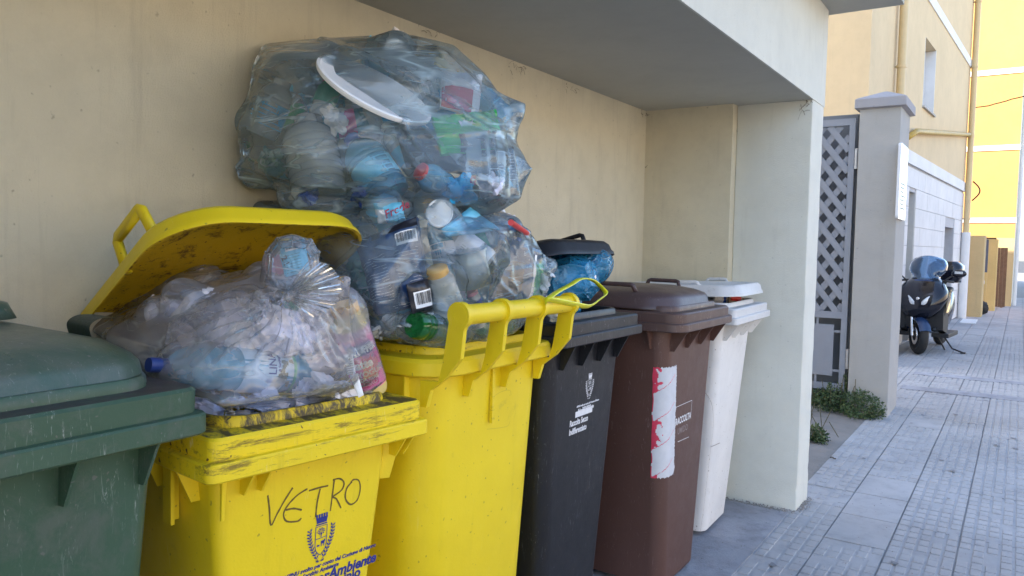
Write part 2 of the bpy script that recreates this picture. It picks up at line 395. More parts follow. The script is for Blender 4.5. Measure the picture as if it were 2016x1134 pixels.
# patched concrete strips across the pavement
for i, (y0, y1) in enumerate(((8.95, 9.2), (10.1, 10.32))):
    bm = bmesh.new(); box(bm, (-1.0, y0, -.03), (1.6, y1, .006)); o = obj('concrete_strip', bm, M_conc); o['kind'] = 'structure'
# rough soil before the gate
bm = bmesh.new(); bmesh.ops.create_grid(bm, x_segments=40, y_segments=50, size=.5)
for v in bm.verts:
    x = -1.66+v.co.x*1.3; y = 5.95+v.co.y*2.6
    edge = min(1, (0.5-abs(v.co.x))*6, (.5-abs(v.co.y))*8)
    v.co = Vector((x, y, -.012+(.02+.022*noise.noise(Vector((x*9, y*9, 0))))*max(0, edge)))
o = obj('soil_patch', bm, M_dirt, smooth=True); o['kind'] = 'structure'

# ---- the niche building
HB = 2.26; XB = -.975; XW = -1.91; YE = 4.335
nb = thing('cream_building', 'cream rendered building with a deep open recess holding the bins', 'building')
boxo('back_wall', (XW-.3, -4, -.05), (XW, 4.28, HB), M_wall, nb)
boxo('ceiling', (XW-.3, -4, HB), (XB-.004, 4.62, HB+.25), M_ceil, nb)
boxo('end_wall', (XW-.3, 4.28, -.05), (-1.385, 4.60, HB-.0), M_wall, nb)
bm = bmesh.new(); loft(bm, [rr((XB+1.385)/2, (4.62-YE-.02)/2, .007, -.05+z*(HB+.05)/60, 3, cx=(XB-1.385)/2, cy=(4.62+YE+.02)/2) for z in range(61)])
for v in bm.verts:
    a_ = noise.noise(v.co*11)*.0022+noise.noise(v.co*40)*.0012+max(0, noise.noise(v.co*23+Vector((5, 5, 5)))-.42)*-.03
    v.co.x += a_ if v.co.x > -1.2 else 0; v.co.y -= a_ if v.co.y < 4.5 else 0
obj('pillar', bm, M_front, nb, smooth=True, angle=35)
boxo('near_shade_block', (XW, -.20, -.05), (XB, .16, HB), M_wall, nb)  # unseen block added to keep light off the near recess wall and bins
boxo('beam', (XB-.004, -4, HB), (XB+.004, 4.624, 2.80), M_front, nb)
boxo('beam_core', (XW-.3, -4, HB+.25), (XB-.006, 4.60, 2.80), M_front, nb)
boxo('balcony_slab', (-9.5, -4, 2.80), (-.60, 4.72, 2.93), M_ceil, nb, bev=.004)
boxo('upper_storey', (-9.5, -9, 2.93), (-1.2, 4.6, 13), M_front, nb)
boxo('lower_storey', (-9.5, -9, -.05), (XW-.31, 4.6, 2.795), M_front, nb)
boxo('side_storey', (XW-.31, -9, -.05), (-1.2, -4.01, 2.795), M_front, nb)

# ---- gate post with cap and plaque
gp = thing('gate_post', 'tall grey rendered gate post with a pointed stone cap', 'gate post', (-1.08, 7.63, 0))
bm = bmesh.new(); loft(bm, [rr(.165, .29, .008, z, 2, cx=0) for z in (-.05, .6, 1.4, 2.0, 2.69)])
for v in bm.verts: v.co.x += .004*noise.noise(Vector((0, v.co.y*3, v.co.z*4)))
obj('shaft', bm, M_post, gp)
bm = bmesh.new(); loft(bm, [rr(.17, .30, .01, 2.69, 2), rr(.205, .335, .012, 2.70, 2), rr(.205, .335, .012, 2.775, 2), rr(.19, .32, .012, 2.785, 2), rr(.02, .05, .01, 2.875, 2)])
obj('cap', bm, M_stone, gp)
M_plaque = simple('plaque_enamel', (.75, .76, .80), .12, var=.03)
pq = tag(thing('wall_plaque', 'white enamel plaque on the street face of the gate post', 'plaque', (-.91, 7.45, 2.05)))
bm = bmesh.new(); loft(bm, [rr(.32, .24, .03, z, 4) for z in (0, .022)])
bmesh.ops.transform(bm, matrix=Matrix.Rotation(R_(90), 4, 'Y'), verts=bm.verts)
obj('panel', bm, M_plaque, pq)
bm = bmesh.new()
for i in range(7):
    z = -.02-i*.035; box(bm, (.0223, -.14, z), (.0232, .14-.05*(i % 3), z+.010))
o = obj('print_lines', bm, M_dark, pq)
bm = bmesh.new(); lathe(bm, [(.09, 0), (.09, .001)], 20, Matrix.Translation((.0224, 0, .16)) @ Matrix.Rotation(R_(90), 4, 'Y')); obj('printed_emblem', bm, simple('emblem_gold', (.5, .35, .15), .3), pq)

# ---- garden gate with lattice
gt = thing('lattice_gate', 'grey metal garden gate with diagonal lattice between pillar and post', 'gate', (-2.0, 7.42, 0))
bm = bmesh.new()
X1, X0 = .715, -.75
for lo, hi in (((X1-.05, -.02, .17), (X1, .02, 2.63)), ((X0, -.02, .17), (X0+.05, .02, 2.63)), ((X0+.05, -.02, 2.57), (X1-.05, .02, 2.63)), ((X0+.05, -.02, .83), (X1-.05, .02, .89)), ((X0+.05, -.02, .17), (X1-.05, .02, .23))): box(bm, lo, hi)
obj('frame', bm, M_gate, gt)
Lx = X1-.05-(X0+.05); z0, z1 = .89, 2.57
base = None
for s in (1, -1):
    for k in range(-9, 18):
        # line: x = xa + t, z = z0 + s*t*1.25 clipped to the opening
        sl_ = 1.3; off = k*.19
        pts = []
        for t in (X0+.05, X1-.05):
            z = z0 + off + s*(t-(X0+.05))*sl_ + (0 if s > 0 else 0)
            pts.append((t, z))
        (xa, za), (xb, zb) = pts
        def clip(xa, za, xb, zb):
            ts = [0, 1]
            f = lambda z: (z-za)/(zb-za)
            a, b = sorted((f(z0), f(z1))); a = max(0, a); b = min(1, b)
            return (a, b) if b-a > .02 else None
        c = clip(xa, za, xb, zb)
        if not c: continue
        A = Vector((xa+(xb-xa)*c[0], .006*s, za+(zb-za)*c[0])); B = Vector((xa+(xb-xa)*c[1], .006*s, za+(zb-za)*c[1]))
        d = (B-A).normalized(); n = Vector((-d.z, 0, d.x))*.027; th = Vector((0, .004, 0))
        bm = bmesh.new(); vs = [bm.verts.new(p) for p in (A-n-th, B-n-th, B+n-th, A+n-th, A-n+th, B-n+th, B+n+th, A+n+th)]
        for f in ((0, 1, 2, 3), (7, 6, 5, 4), (0, 4, 5, 1), (1, 5, 6, 2), (2, 6, 7, 3), (3, 7, 4, 0)): bm.faces.new([vs[i] for i in f])
        bmesh.ops.recalc_face_normals(bm, faces=bm.faces); obj('lattice_bar', bm, M_gate, gt)
bm = bmesh.new(); box(bm, (X0+.1, -.012, .30), (X1-.11, .0, .77)); obj('kick_panel', bm, M_gate, gt)
for xx, za, zb in ((X1-.11, .7, .72), (X1-.11, .34, .36), (.45, .23, .30), (.45, .77, .83), (.1, .23, .30), (.1, .77, .83)):
    bm = bmesh.new()
    if za in (.7, .34): box(bm, (xx, -.008, za), (xx+.06, .004, zb))
    else: box(bm, (xx, -.008, za), (xx+.02, .004, zb))
    obj('panel_clip', bm, M_gate, gt)
for z in (.47, 2.27):
    bm = bmesh.new(); tube(bm, [(X1+.018, -.025, z-.09), (X1+.018, -.025, z+.09)], .014, 10); tube(bm, [(X1+.018, -.025, z-.004), (X1+.018, -.025, z+.004)], .017, 10)
    obj('hinge', bm, simple('hinge_steel', (.5, .5, .52), .35, .6), gt, smooth=True, angle=40)
# dark garden wall behind the gate
gw = boxo('garden_wall', (-3.4, 7.62, 0), (-1.25, 7.75, 2.70), M_dark); tag(gw, 'dark screen wall close behind the lattice gate', 'wall')
gd = boxo('gate_jamb', (-1.277, 7.44, 0), (-1.247, 7.54, 2.66), simple('jamb_paint', (.10, .105, .12), .5)); tag(gd, 'narrow dark steel jamb between the lattice gate and its post', 'jamb')

# ---- beige building (turned a few degrees to the street)
FA = math.atan(.058); fo = Vector((-1.67, 10.39, 0))
bb = thing('beige_building', 'beige building with white bands and white block ground floor', 'building', fo, -FA)
# local: y along facade, x = out to the street
L = 9.35; YW0, YW1 = 3.70, 4.78
M_slate = simple('white_slats', (.62, .62, .64), .5)
def wall_with_hole(name, x0, x1, y0, y1, z0, z1, holes, mat, parent):
    """wall cut into cells around rectangular openings (y0,y1,z0,z1)"""
    ys = sorted({y0, y1, *[h[0] for h in holes], *[h[1] for h in holes]}); zs = sorted({z0, z1, *[h[2] for h in holes], *[h[3] for h in holes]})
    bm = bmesh.new()
    for a, b in zip(ys, ys[1:]):
        for c, d in zip(zs, zs[1:]):
            if any(h[0]-1e-6 <= a and b <= h[1]+1e-6 and h[2]-1e-6 <= c and d <= h[3]+1e-6 for h in holes): continue
            box(bm, (x0, a, c), (x1, b, d))
    bmesh.ops.remove_doubles(bm, verts=bm.verts, dist=1e-5)
    # drop the coincident inner faces
    seen = {}
    for f in bm.faces:
        k = tuple(round(q, 4) for q in f.calc_center_median()); seen.setdefault(k, []).append(f)
    dele = [f for v in seen.values() if len(v) > 1 for f in v]
    bmesh.ops.delete(bm, geom=dele, context='FACES')
    return obj(name, bm, mat, parent)
DOORS = [(2.95, 3.55, 0, 2.40), (6.8, 8.1, 0, 1.96)]
wall_with_hole('upper_wall', -.3, 0, 0, L, 3.0, 7.6, [(YW0, YW1, 3.82, 4.92)], M_beige, bb)
wall_with_hole('ground_wall', -.3, -.02, 0, L, -.1, 2.8, DOORS, simple('block_mortar', (.46, .46, .48), .9), bb)
boxo('inner_volume', (-11, .02, -.1), (-.31, L-.01, 7.6), M_beige, bb)
boxo('side_wall', (-11, -.02, -.1), (-.3, .019, 7.6), M_beige, bb)
boxo('corner_return', (-.3, -.02, 2.8), (0, -.001, 7.6), M_beige, bb)
boxo('lower_band', (-.3, 0, 2.8), (.025, L+.02, 2.999), M_band, bb)
boxo('upper_band', (-.001, 0, 5.50), (.02, L, 5.68), M_band, bb)
boxo('roof_slab', (-11.2, -.3, 7.6), (.35, L+.2, 7.78), M_band, bb)
blk = {}
rnd = random.Random(5)
row = 0; z = .02
while z < 2.75:
    zt = min(z+.305, 2.795); y = -.02 - (.3 if row % 2 else 0)
    while y < L:
        ya, yb = max(y, 0), min(y+.62, L)
        segs = [(ya, yb)]
        for h in DOORS:
            if z < h[3]-.02:
                ns = []
                for a, b in segs:
                    if b <= h[0] or a >= h[1]: ns.append((a, b))
                    else:
                        if a < h[0]: ns.append((a, h[0]))
                        if b > h[1]: ns.append((h[1], b))
                segs = ns
        for a, b in segs:
            if b-a < .05: continue
            key = (round(b-a, 2), round(zt-z, 2))
            if key not in blk:
                bm = bmesh.new(); box(bm, (-.02, .003, .003), (0, b-a-.003, zt-z-.003), bev=.002)
                me = bpy.data.meshes.new('block'); bm.to_mesh(me); bm.free(); me.materials.append(M_block); blk[key] = me
            link('block', blk[key], bb, (rnd.uniform(-.001, .0015), a, z))
        y += .62
    z += .305; row += 1
def door(parent, y0, y1, z1, mat, depth=.22):
    bm = bmesh.new(); box(bm, (-depth-.05, y0+.05, 0), (-depth, y1-.05, z1-.05)); d = obj('door', bm, mat, parent)
    bm = bmesh.new(); box(bm, (-depth-.02, y0, 0), (-depth+.04, y0+.05, z1)); box(bm, (-depth-.02, y1-.05, 0), (-depth+.04, y1, z1)); box(bm, (-depth-.02, y0+.05, z1-.05), (-depth+.04, y1-.05, z1)); obj('door_frame', bm, M_band, d)
door(bb, 2.95, 3.55, 2.40, simple('yellowed_glass', (.45, .38, .12), .4)); door(bb, 6.8, 8.1, 1.96, simple('brown_door', (.07, .045, .035), .5))
# window: reveal, roller shutter, sill
wn = boxo('window', (-.20, YW0, 3.82), (-.19, YW1, 4.92), M_dark, bb)
bm = bmesh.new()
for i in range(24):
    z = 3.83+i*.0445; loft(bm, [[(-.185, YW0+.02, z), (-.155, YW0+.02, z+.008), (-.155, YW0+.02, z+.034), (-.185, YW0+.02, z+.042)], [(-.185, YW1-.02, z), (-.155, YW1-.02, z+.008), (-.155, YW1-.02, z+.034), (-.185, YW1-.02, z+.042)]])
o = obj('roller_shutter', bm, M_slate, wn); o['kind'] = 'stuff'
bm = bmesh.new(); box(bm, (-.19, YW0-.02, 3.79), (.04, YW1+.02, 3.818)); obj('sill', bm, M_post, wn)
boxo('reveal', (-.188, YW1-.02, 3.82), (.002, YW1-.0005, 4.918), M_band, wn); boxo('reveal', (-.188, YW0+.0005, 3.82), (.002, YW0+.02, 4.918), M_band, wn)
M_pipe = simple('beige_pipe', (.60, .45, .24), .5, var=.1)
def downpipe(yl, r, label, zb=0):
    p = bb.matrix_world
    c = Matrix.Rotation(-FA, 4, 'Z') @ Vector((r+.03, yl, 0)) + fo
    t = thing('downpipe', label, 'drainpipe', c, -FA, 'drainpipes down the beige building')
    bm = bmesh.new(); tube(bm, [(0, 0, zb), (0, 0, 7.5)], r, 14); obj('pipe', bm, M_pipe, t, smooth=True, angle=50)
    for z in (2.2, 4.0, 5.5, 6.9):
        if z < zb: continue
        bm = bmesh.new(); tube(bm, [(0, 0, z-.02), (0, 0, z+.02)], r*1.18, 14); box(bm, (-r-.04, -.015, z-.012), (-r*.9, .015, z+.012)); obj('bracket', bm, M_pipe, t)
    return t
downpipe(1.45, .055, 'beige drainpipe on the beige facade, just behind the gate post', 2.9)
tp = downpipe(L-.12, .06, 'beige drainpipe at the far corner of the beige building', 1.9)
bm = bmesh.new(); tube(bm, [(0, 0, 0), (0, 0, 1.9)], .09, 14); o = obj('shoe', bm, M_band, tp, smooth=True, angle=50)
# ochre pipe rising across the facade
def bl(x, y, z): return Matrix.Rotation(-FA, 4, 'Z') @ Vector((x, y, 0)) + fo + Vector((0, 0, z))
bm = bmesh.new(); tube(bm, [bl(.07, 2.2, 3.12), bl(.07, 2.9, 3.30), bl(.07, L-.2, 4.03)], .045, 10)
tag(obj('ochre_pipe', bm, simple('ochre_paint', (.42, .27, .04), .5, var=.4), smooth=True), 'ochre metal pipe crossing the beige facade above the white band', 'pipe')
# loose cable
bm = bmesh.new(); a = bl(.06, L+.0, 4.62); b = Vector((2.0, 19.0, 5.6)); pts = []
for i in range(30):
    t = i/29; p = a.lerp(b, t); p.z -= .35*4*t*(1-t)*.5; p.z += .02*noise.noise(Vector((i*.5, 0, 0))); pts.append(p)
tube(bm, pts, .012, 6)
tag(obj('overhead_cable', bm, M_rubber), 'thin black cable leaving the corner drainpipe over the street', 'cable')
bm = bmesh.new(); q = bl(.14, L+.0, 0); pts = [q+Vector((.02+.14*math.sin(t*math.pi), -.05, 3.02-.42*t)) for t in [i/12 for i in range(13)]]
tube(bm, pts, .016, 6); tag(obj('cable_loop', bm, M_rubber), 'short loop of dark cable bulging from the corner drainpipe', 'cable')

# ---- sunlit yellow building
yb = thing('yellow_building', 'bright yellow building in full sun with white storey bands', 'building', (-.18, 25, 0))
boxo('front_wall', (-14, 0, 1.88), (0, .3, 11), M_yel, yb)
wall_with_hole('side', -.3, 0, .3, 16, -.1, 11, [(2.2, 3.3, 0, 2.0), (2.2, 3.3, 3.2, 4.6), (6, 7.2, 0, 2.1)], M_front, yb)
boxo('core', (-13.9, .3, -.1), (-.31, 15.9, 11), M_yel, yb)
for z in (2.29, 4.28, 6.35, 8.5): boxo('storey_band', (-14, -.02, z), (.02, -.001, z+.14), M_band, yb)
for a, b in ((-14, -1.29), (-.42, 0)): boxo('base_wall', (a, .0, -.1), (b, .3, 1.879), M_ochre2 if a < -2 else M_ochre, yb)
boxo('window_apron', (-1.29, 0, -.1), (-.42, .3, 1.58), M_ochre, yb)
wn = boxo('window', (-1.29, .10, 1.58), (-.42, .12, 1.88), simple('pale_glass', (.42, .40, .34), .2), yb)
for i in range(4): boxo('muntin', (-1.29+i*.28, .06, 1.58), (-1.26+i*.28, .10, 1.88), simple('rust_steel', (.08, .07, .05), .6), wn)
for z in (1.58, 1.71, 1.85): boxo('muntin', (-1.26, .07, z), (-.42, .09, z+.025), simple('rust_steel', (.08, .07, .05), .6), wn)
for y0, z0, z1, mt in ((2.2, 0, 2.0, simple('blue_grey_door', (.28, .31, .36), .5)), (2.2, 3.2, 4.6, M_dark), (6, 0, 2.1, simple('dark_red_door', (.10, .03, .04), .5))):
    boxo('door' if z0 == 0 else 'shutter', (-.2, y0, z0), (-.15, y0+1.1, z1), mt, yb)
bm = bmesh.new(); tube(bm, [(.07, .6, 0), (.07, .6, 11)], .05, 10); obj('wall_pipe', bm, M_band, yb)

# ---- row of small gate posts and doors before the yellow building
def pillar(name, x0, x1, y0, y1, h, mat, label, cat='gate post'):
    bm = bmesh.new(); loft(bm, [rr((x1-x0)/2, (y1-y0)/2, .02, z, 2, cx=(x0+x1)/2, cy=(y0+y1)/2) for z in (-.05, .3, 1.0, h-.01, h)])
    for v in bm.verts: v.co += Vector((.008, .006, 0))*noise.noise(v.co*2.2)
    return tag(obj(name, bm, mat), label, cat, 'posts and doors along the yard')
pillar('yard_post', -1.10, -.70, 20.2, 21.0, 1.84, M_ochre, 'dull ochre gate post nearest the beige building')
pillar('yard_post', -.72, -.50, 22.6, 22.9, 1.80, M_ochre2, 'bright orange-yellow post beside the grey door panel')
pillar('yard_post', -.42, -.36, 24.2, 24.7, 1.60, simple('brown_wall', (.25, .16, .10), .8), 'brown slim post farthest along the yard wall')
g = boxo('door_panel', (-.95, 21.95, .62), (-.68, 22.0, 1.78), simple('slate_panel', (.09, .11, .16), .5)); tag(g, 'dark slate door panel between two ochre posts', 'door', 'posts and doors along the yard')
g = boxo('low_wall', (-.95, 21.85, 0), (-.68, 21.945, .98), M_ochre2); tag(g, 'low ochre wall under the slate panel', 'wall')
g = boxo('mailbox', (-.86, 21.62, .70), (-.72, 21.84, .78), M_band); tag(g, 'small white letter box on the low ochre wall', 'letter box')
dt = thing('wooden_door', 'weathered brown wooden door beyond the orange post', 'door', (-.46, 23.7, 0))
for i in range(4): boxo('plank', (-.16+i*.08, 0, .05), (-.085+i*.08, .03, 1.60), simple('old_wood', (.16, .09, .05), .8, var=.4), dt)
# rubbish sack at the foot of the far posts
bm = bmesh.new(); bmesh.ops.create_icosphere(bm, subdivisions=4, radius=1)
for v in bm.verts: v.co = Vector((-.72+v.co.x*.13, 21.2+v.co.y*.14, .15+v.co.z*.16))*1 + v.co.normalized()*.02*noise.noise(v.co*3)
tag(obj('black_sack', bm, M_rubber, smooth=True), 'black rubbish sack at the foot of the far ochre wall', 'sack')
g = boxo('pale_sun_streak', (-1.0, 18.2, -.02), (-.72, 19.3, .012), M_band); tag(g, 'flat white slab painted as a sunlit streak beside the far corner drainpipe', 'painted light')  # white slab stands in for a streak of sun on the ground

# ---- house across the street (outside the frame, sends warm light back)
ob = thing('opposite_building', 'long low pale house in sun on the other side of the street', 'building', (13, 0, 0))
boxo('wall', (0, -25, -.1), (6, 40, 5.2), stucco('sand_render_far', (.66, .57, .45)), ob)

# ================================================================== BINS
def bin_profile(w, d, h):
    return dict(w=w, d=d, h=h)
def fin(parent, mat, p, length, height, th, dirv):
    """triangular rib under the rim; p = inner top point, dirv = outward"""
    bm = bmesh.new(); o = Vector(p); dv = Vector(dirv).normalized(); s = dv.cross(Vector((0, 0, 1)))*th/2
    tri = [o-dv*.012, o+dv*length, o+dv*length*.86+Vector((0, 0, -.012)), o+dv*.012+Vector((0, 0, -height)), o-dv*.012+Vector((0, 0, -height))]
    a = [bm.verts.new(q-s) for q in tri]; b = [bm.verts.new(q+s) for q in tri]; n = len(tri)
    bm.faces.new(a); bm.faces.new(list(reversed(b)))
    for i in range(n): bm.faces.new((a[i], b[i], b[(i+1) % n], a[(i+1) % n]))
    bmesh.ops.recalc_face_normals(bm, faces=bm.faces)
    return obj('rib', bm, mat, parent)
def wheelie(label, loc, rz, w, d, h, mb, mr, ml, under=.085, fins=4, corner=.03, taper=(.075, .085), open_=True, lip=True, body_corner=.05, front_inset=.085, group='wheeled bins in the recess', bigcorner=None, side_inset=.055, single=False):
    """local +x faces the street, origin on the floor under the middle of the bin"""
    t = thing('wheeled_bin', label, 'bin', loc, rz, group)
    hx, hy = d/2, w/2; zt = h-under
    ix, iy = front_inset, side_inset
    BC = body_corner
    def bring(f, z, off=0, n=6):      # f: 0 bottom, 1 top
        bx = hx-ix-taper[0]*(1-f)-off; by = hy-iy-taper[1]*(1-f)-off
        return rr(bx, by, max(.01, BC-off), z, n)
    bm = bmesh.new()
    zs = [0.03, .05, .3, .6, .85, zt+.02]
    rings = [bring(-.10, .025)] + [bring((z-.03)/(zt-.03), z) for z in zs]
    rings += [bring(1, zt+.02, .012), bring(.75, h*.72, .012), bring(.62, h*.6, .012)]
    loft(bm, rings)
    body = obj('body', bm, mb, t, smooth=True, angle=32)
    cr = bigcorner or corner
    bm = bmesh.new()
    s = under/.085
    R = [rr(hx-ix+.004, hy-iy+.004, BC, zt-.004), rr(hx-.004, hy-.004, cr, zt), rr(hx, hy, cr, zt+.004), rr(hx, hy, cr, zt+.034*s), rr(hx-.003, hy-.003, cr, zt+.038*s),
         rr(hx-.014, hy-.014, cr, zt+.040*s), rr(hx-.013, hy-.013, cr, h-.006), rr(hx-.018, hy-.018, cr, h)]
    if single: R = [rr(hx-ix+.004, hy-iy+.004, BC, zt-.004), rr(hx-.006, hy-.006, cr, zt), rr(hx, hy, cr, zt+.005), rr(hx, hy, cr, h-.012), rr(hx-.006, hy-.006, cr, h-.002), rr(hx-.018, hy-.018, cr, h)]
    R2 = [rr(hx-.018, hy-.018, cr, h), rr(hx-.062, hy-.062, .07, h+.001)]
    R3 = [rr(hx-.062, hy-.062, .07, h+.001), rr(hx-.063, hy-.063, .07, h+.016), rr(hx-.067, hy-.067, .07, h+.022), rr(hx-.073, hy-.073, .07, h+.022), rr(hx-.077, hy-.077, .07, h+.015), rr(hx-.079, hy-.079, .07, zt-.02)]
    loft(bm, R, False, False); rim = obj('rim', bm, mr[0], t, smooth=True, angle=28)
    bm = bmesh.new(); loft(bm, R2, False, False); obj('ledge', bm, mr[1], rim, smooth=True, angle=28)
    bm = bmesh.new(); loft(bm, R3, False, False); obj('lip', bm, mr[2] if len(mr) > 2 else mr[0], rim, smooth=True, angle=40)
    # ribs under the overhang
    xs = hx-ix
    for i in range(fins):
        y = -hy+.10+(2*hy-.20)*i/max(1, fins-1)
        fin(t, mb, (xs, y, zt), ix-.012, .085, .006, (1, 0, 0))
    for y, sgn in ((-hy+iy, -1), (hy-iy, 1)):
        for x in (xs-.07, xs-.22): fin(t, mb, (x, y, zt), iy-.010, .075, .006, (0, sgn, 0))
    # wheels and axle at the wall side
    for sgn in (-1, 1):
        bm = bmesh.new(); lathe(bm, [(.03, -.02), (.085, -.022), (.10, -.012), (.10, .012), (.085, .022), (.03, .02)], 24, Matrix.Translation((-hx+.12, sgn*(hy-.07), .10)) @ Matrix.Rotation(R_(90), 4, 'X'))
        obj('wheel', bm, M_rubber, t, smooth=True, angle=40)
    t['_'] = 0; del t['_']
    return t, dict(hx=hx, hy=hy, zt=zt, ix=ix, iy=iy, taper=taper, h=h)
def lid_rings(hx, hy, r, rf, base=0.0, dome=.085, th=.005):
    o = [(0, base), (.001, base+.012), (.006, base+.018), (.010, base+.040), (.022, base+.054), (.06, base+dome*.80), (.13, base+dome*.95), (.20, base+dome)]
    R = []
    for off, z in o:
        if off < min(hx, hy)-.01: R.append(rr(hx-off, hy-off, max(.03, r-off*.5), z, 8, rf=max(.04, rf-off*.5)))
    inn = [rr(hx-off-th, hy-off-th, max(.03, r-off*.5), z-(th if k > 1 else 0), 8, rf=max(.04, rf-off*.5)) for k, (off, z) in enumerate(o) if off < min(hx, hy)-.01]
    return R, inn
def bail(parent, mat, x0, x1, y, zb, hgt, lean, r=.0062):
    bm = bmesh.new(); tube(bm, [(x0, y, zb), (x0+.012, y+lean, zb+hgt*.92), (x0+.022, y+lean, zb+hgt), (x1-.022, y+lean, zb+hgt), (x1-.012, y+lean, zb+hgt*.92), (x1, y, zb)], r, 8, flat=1.5)
    return obj('lid_handle', bm, mat, parent, smooth=True)
def add_lid(t, g, mat, mat_in, rot=0.0, hinge=None, loc=(0, 0, 0), handles=True, hx=None, hy=None, rf=.16, dome=.085, hmat=None, twist=0, hx0=.02, hlen=.13, hh=.036, hr=.0062):
    """lid with its own little frame at the hinge line; +x runs to the street"""
    hx = hx or g['hx']-.045; hy = hy or g['hy']-.028
    L = bpy.data.objects.new('lid', None)
    R, inn = lid_rings(hx, hy, .05, rf, dome=dome)
    bm = bmesh.new(); a = loft(bm, R, False, True)
    for v in bm.verts: v.co.x += hx
    lid = obj('lid', bm, mat, t, smooth=True, angle=50)
    bm = bmesh.new(); b = loft(bm, [R[0]]+inn, False, True); bmesh.ops.reverse_faces(bm, faces=bm.faces)
    for v in bm.verts: v.co.x += hx
    obj('lid_underside', bm, mat_in, lid, smooth=True, angle=50)
    bpy.data.objects.remove(L)
    if handles:
        for sg in (-1, 1):
            bail(lid, hmat or mat, hx+hx0, hx+hx0+hlen, sg*(hy-.055), dome*.70, hh, sg*.010, hr)
    for y in (-hy*.55, hy*.55):
        bm = bmesh.new(); tube(bm, [(-.015, y-.06, .012), (-.015, y+.06, .012)], .014, 10); obj('hinge', bm, mat, lid, smooth=True, angle=50)
    hinge = hinge or (-g['hx']+.02, 0, g['h']+.012)
    lid.location = Vector(hinge)+Vector(loc); lid.rotation_euler = (twist, -rot, 0)
    return lid
def face_plane(t, g):
    """world plane of the street face of a bin's body -> function pixel -> local point just proud of it, and the face matrix"""
    mw = Matrix.Translation(t.location) @ Matrix.Rotation(t.rotation_euler[2], 4, 'Z'); inv = mw.inverted()
    xt = g['hx']-g['ix']; xb = xt-g['taper'][0]; z0, z1 = .03, g['zt']
    n = Vector((z1-z0, 0, -(xt-xb))).normalized(); p0 = Vector((xt, 0, z1))
    o = inv @ CAM
    def hit(px, py, proud=.0006):
        r = inv.to_3x3() @ ray(px, py); k = (p0-o).dot(n)/r.dot(n); return o + r*k + n*proud
    up = Vector((0, 1, 0)).cross(n)*-1
    up = n.cross(Vector((0, 1, 0)))
    M = Matrix((Vector((0, 1, 0)), up, n)).transposed()
    return hit, M, n
def mat_at(M, p):
    m = M.to_4x4(); m.translation = p; return m
def ribbon(bm, pts, wd, n, jit=0):
    pts = [Vector(p) for p in pts]
    L, Rr = [], []
    for i, p in enumerate(pts):
        t = (pts[min(i+1, len(pts)-1)]-pts[max(i-1, 0)]).normalized(); s = n.cross(t)*wd/2*(1+jit*random.uniform(-.4, .4))
        L.append(bm.verts.new(p+s)); Rr.append(bm.verts.new(p-s))
    for i in range(len(pts)-1): bm.faces.new((L[i], Rr[i], Rr[i+1], L[i+1]))
def smoothline(pts, n=5):
    out = []
    P = [Vector(p) for p in pts]
    for i in range(len(P)-1):
        p0, p1, p2, p3 = P[max(i-1, 0)], P[i], P[i+1], P[min(i+2, len(P)-1)]
        for k in range(n):
            t = k/n; out.append(.5*((2*p1)+(p2-p0)*t+(2*p0-5*p1+4*p2-p3)*t*t+(3*p1-p0-3*p2+p3)*t**3))
    out.append(P[-1]); return out
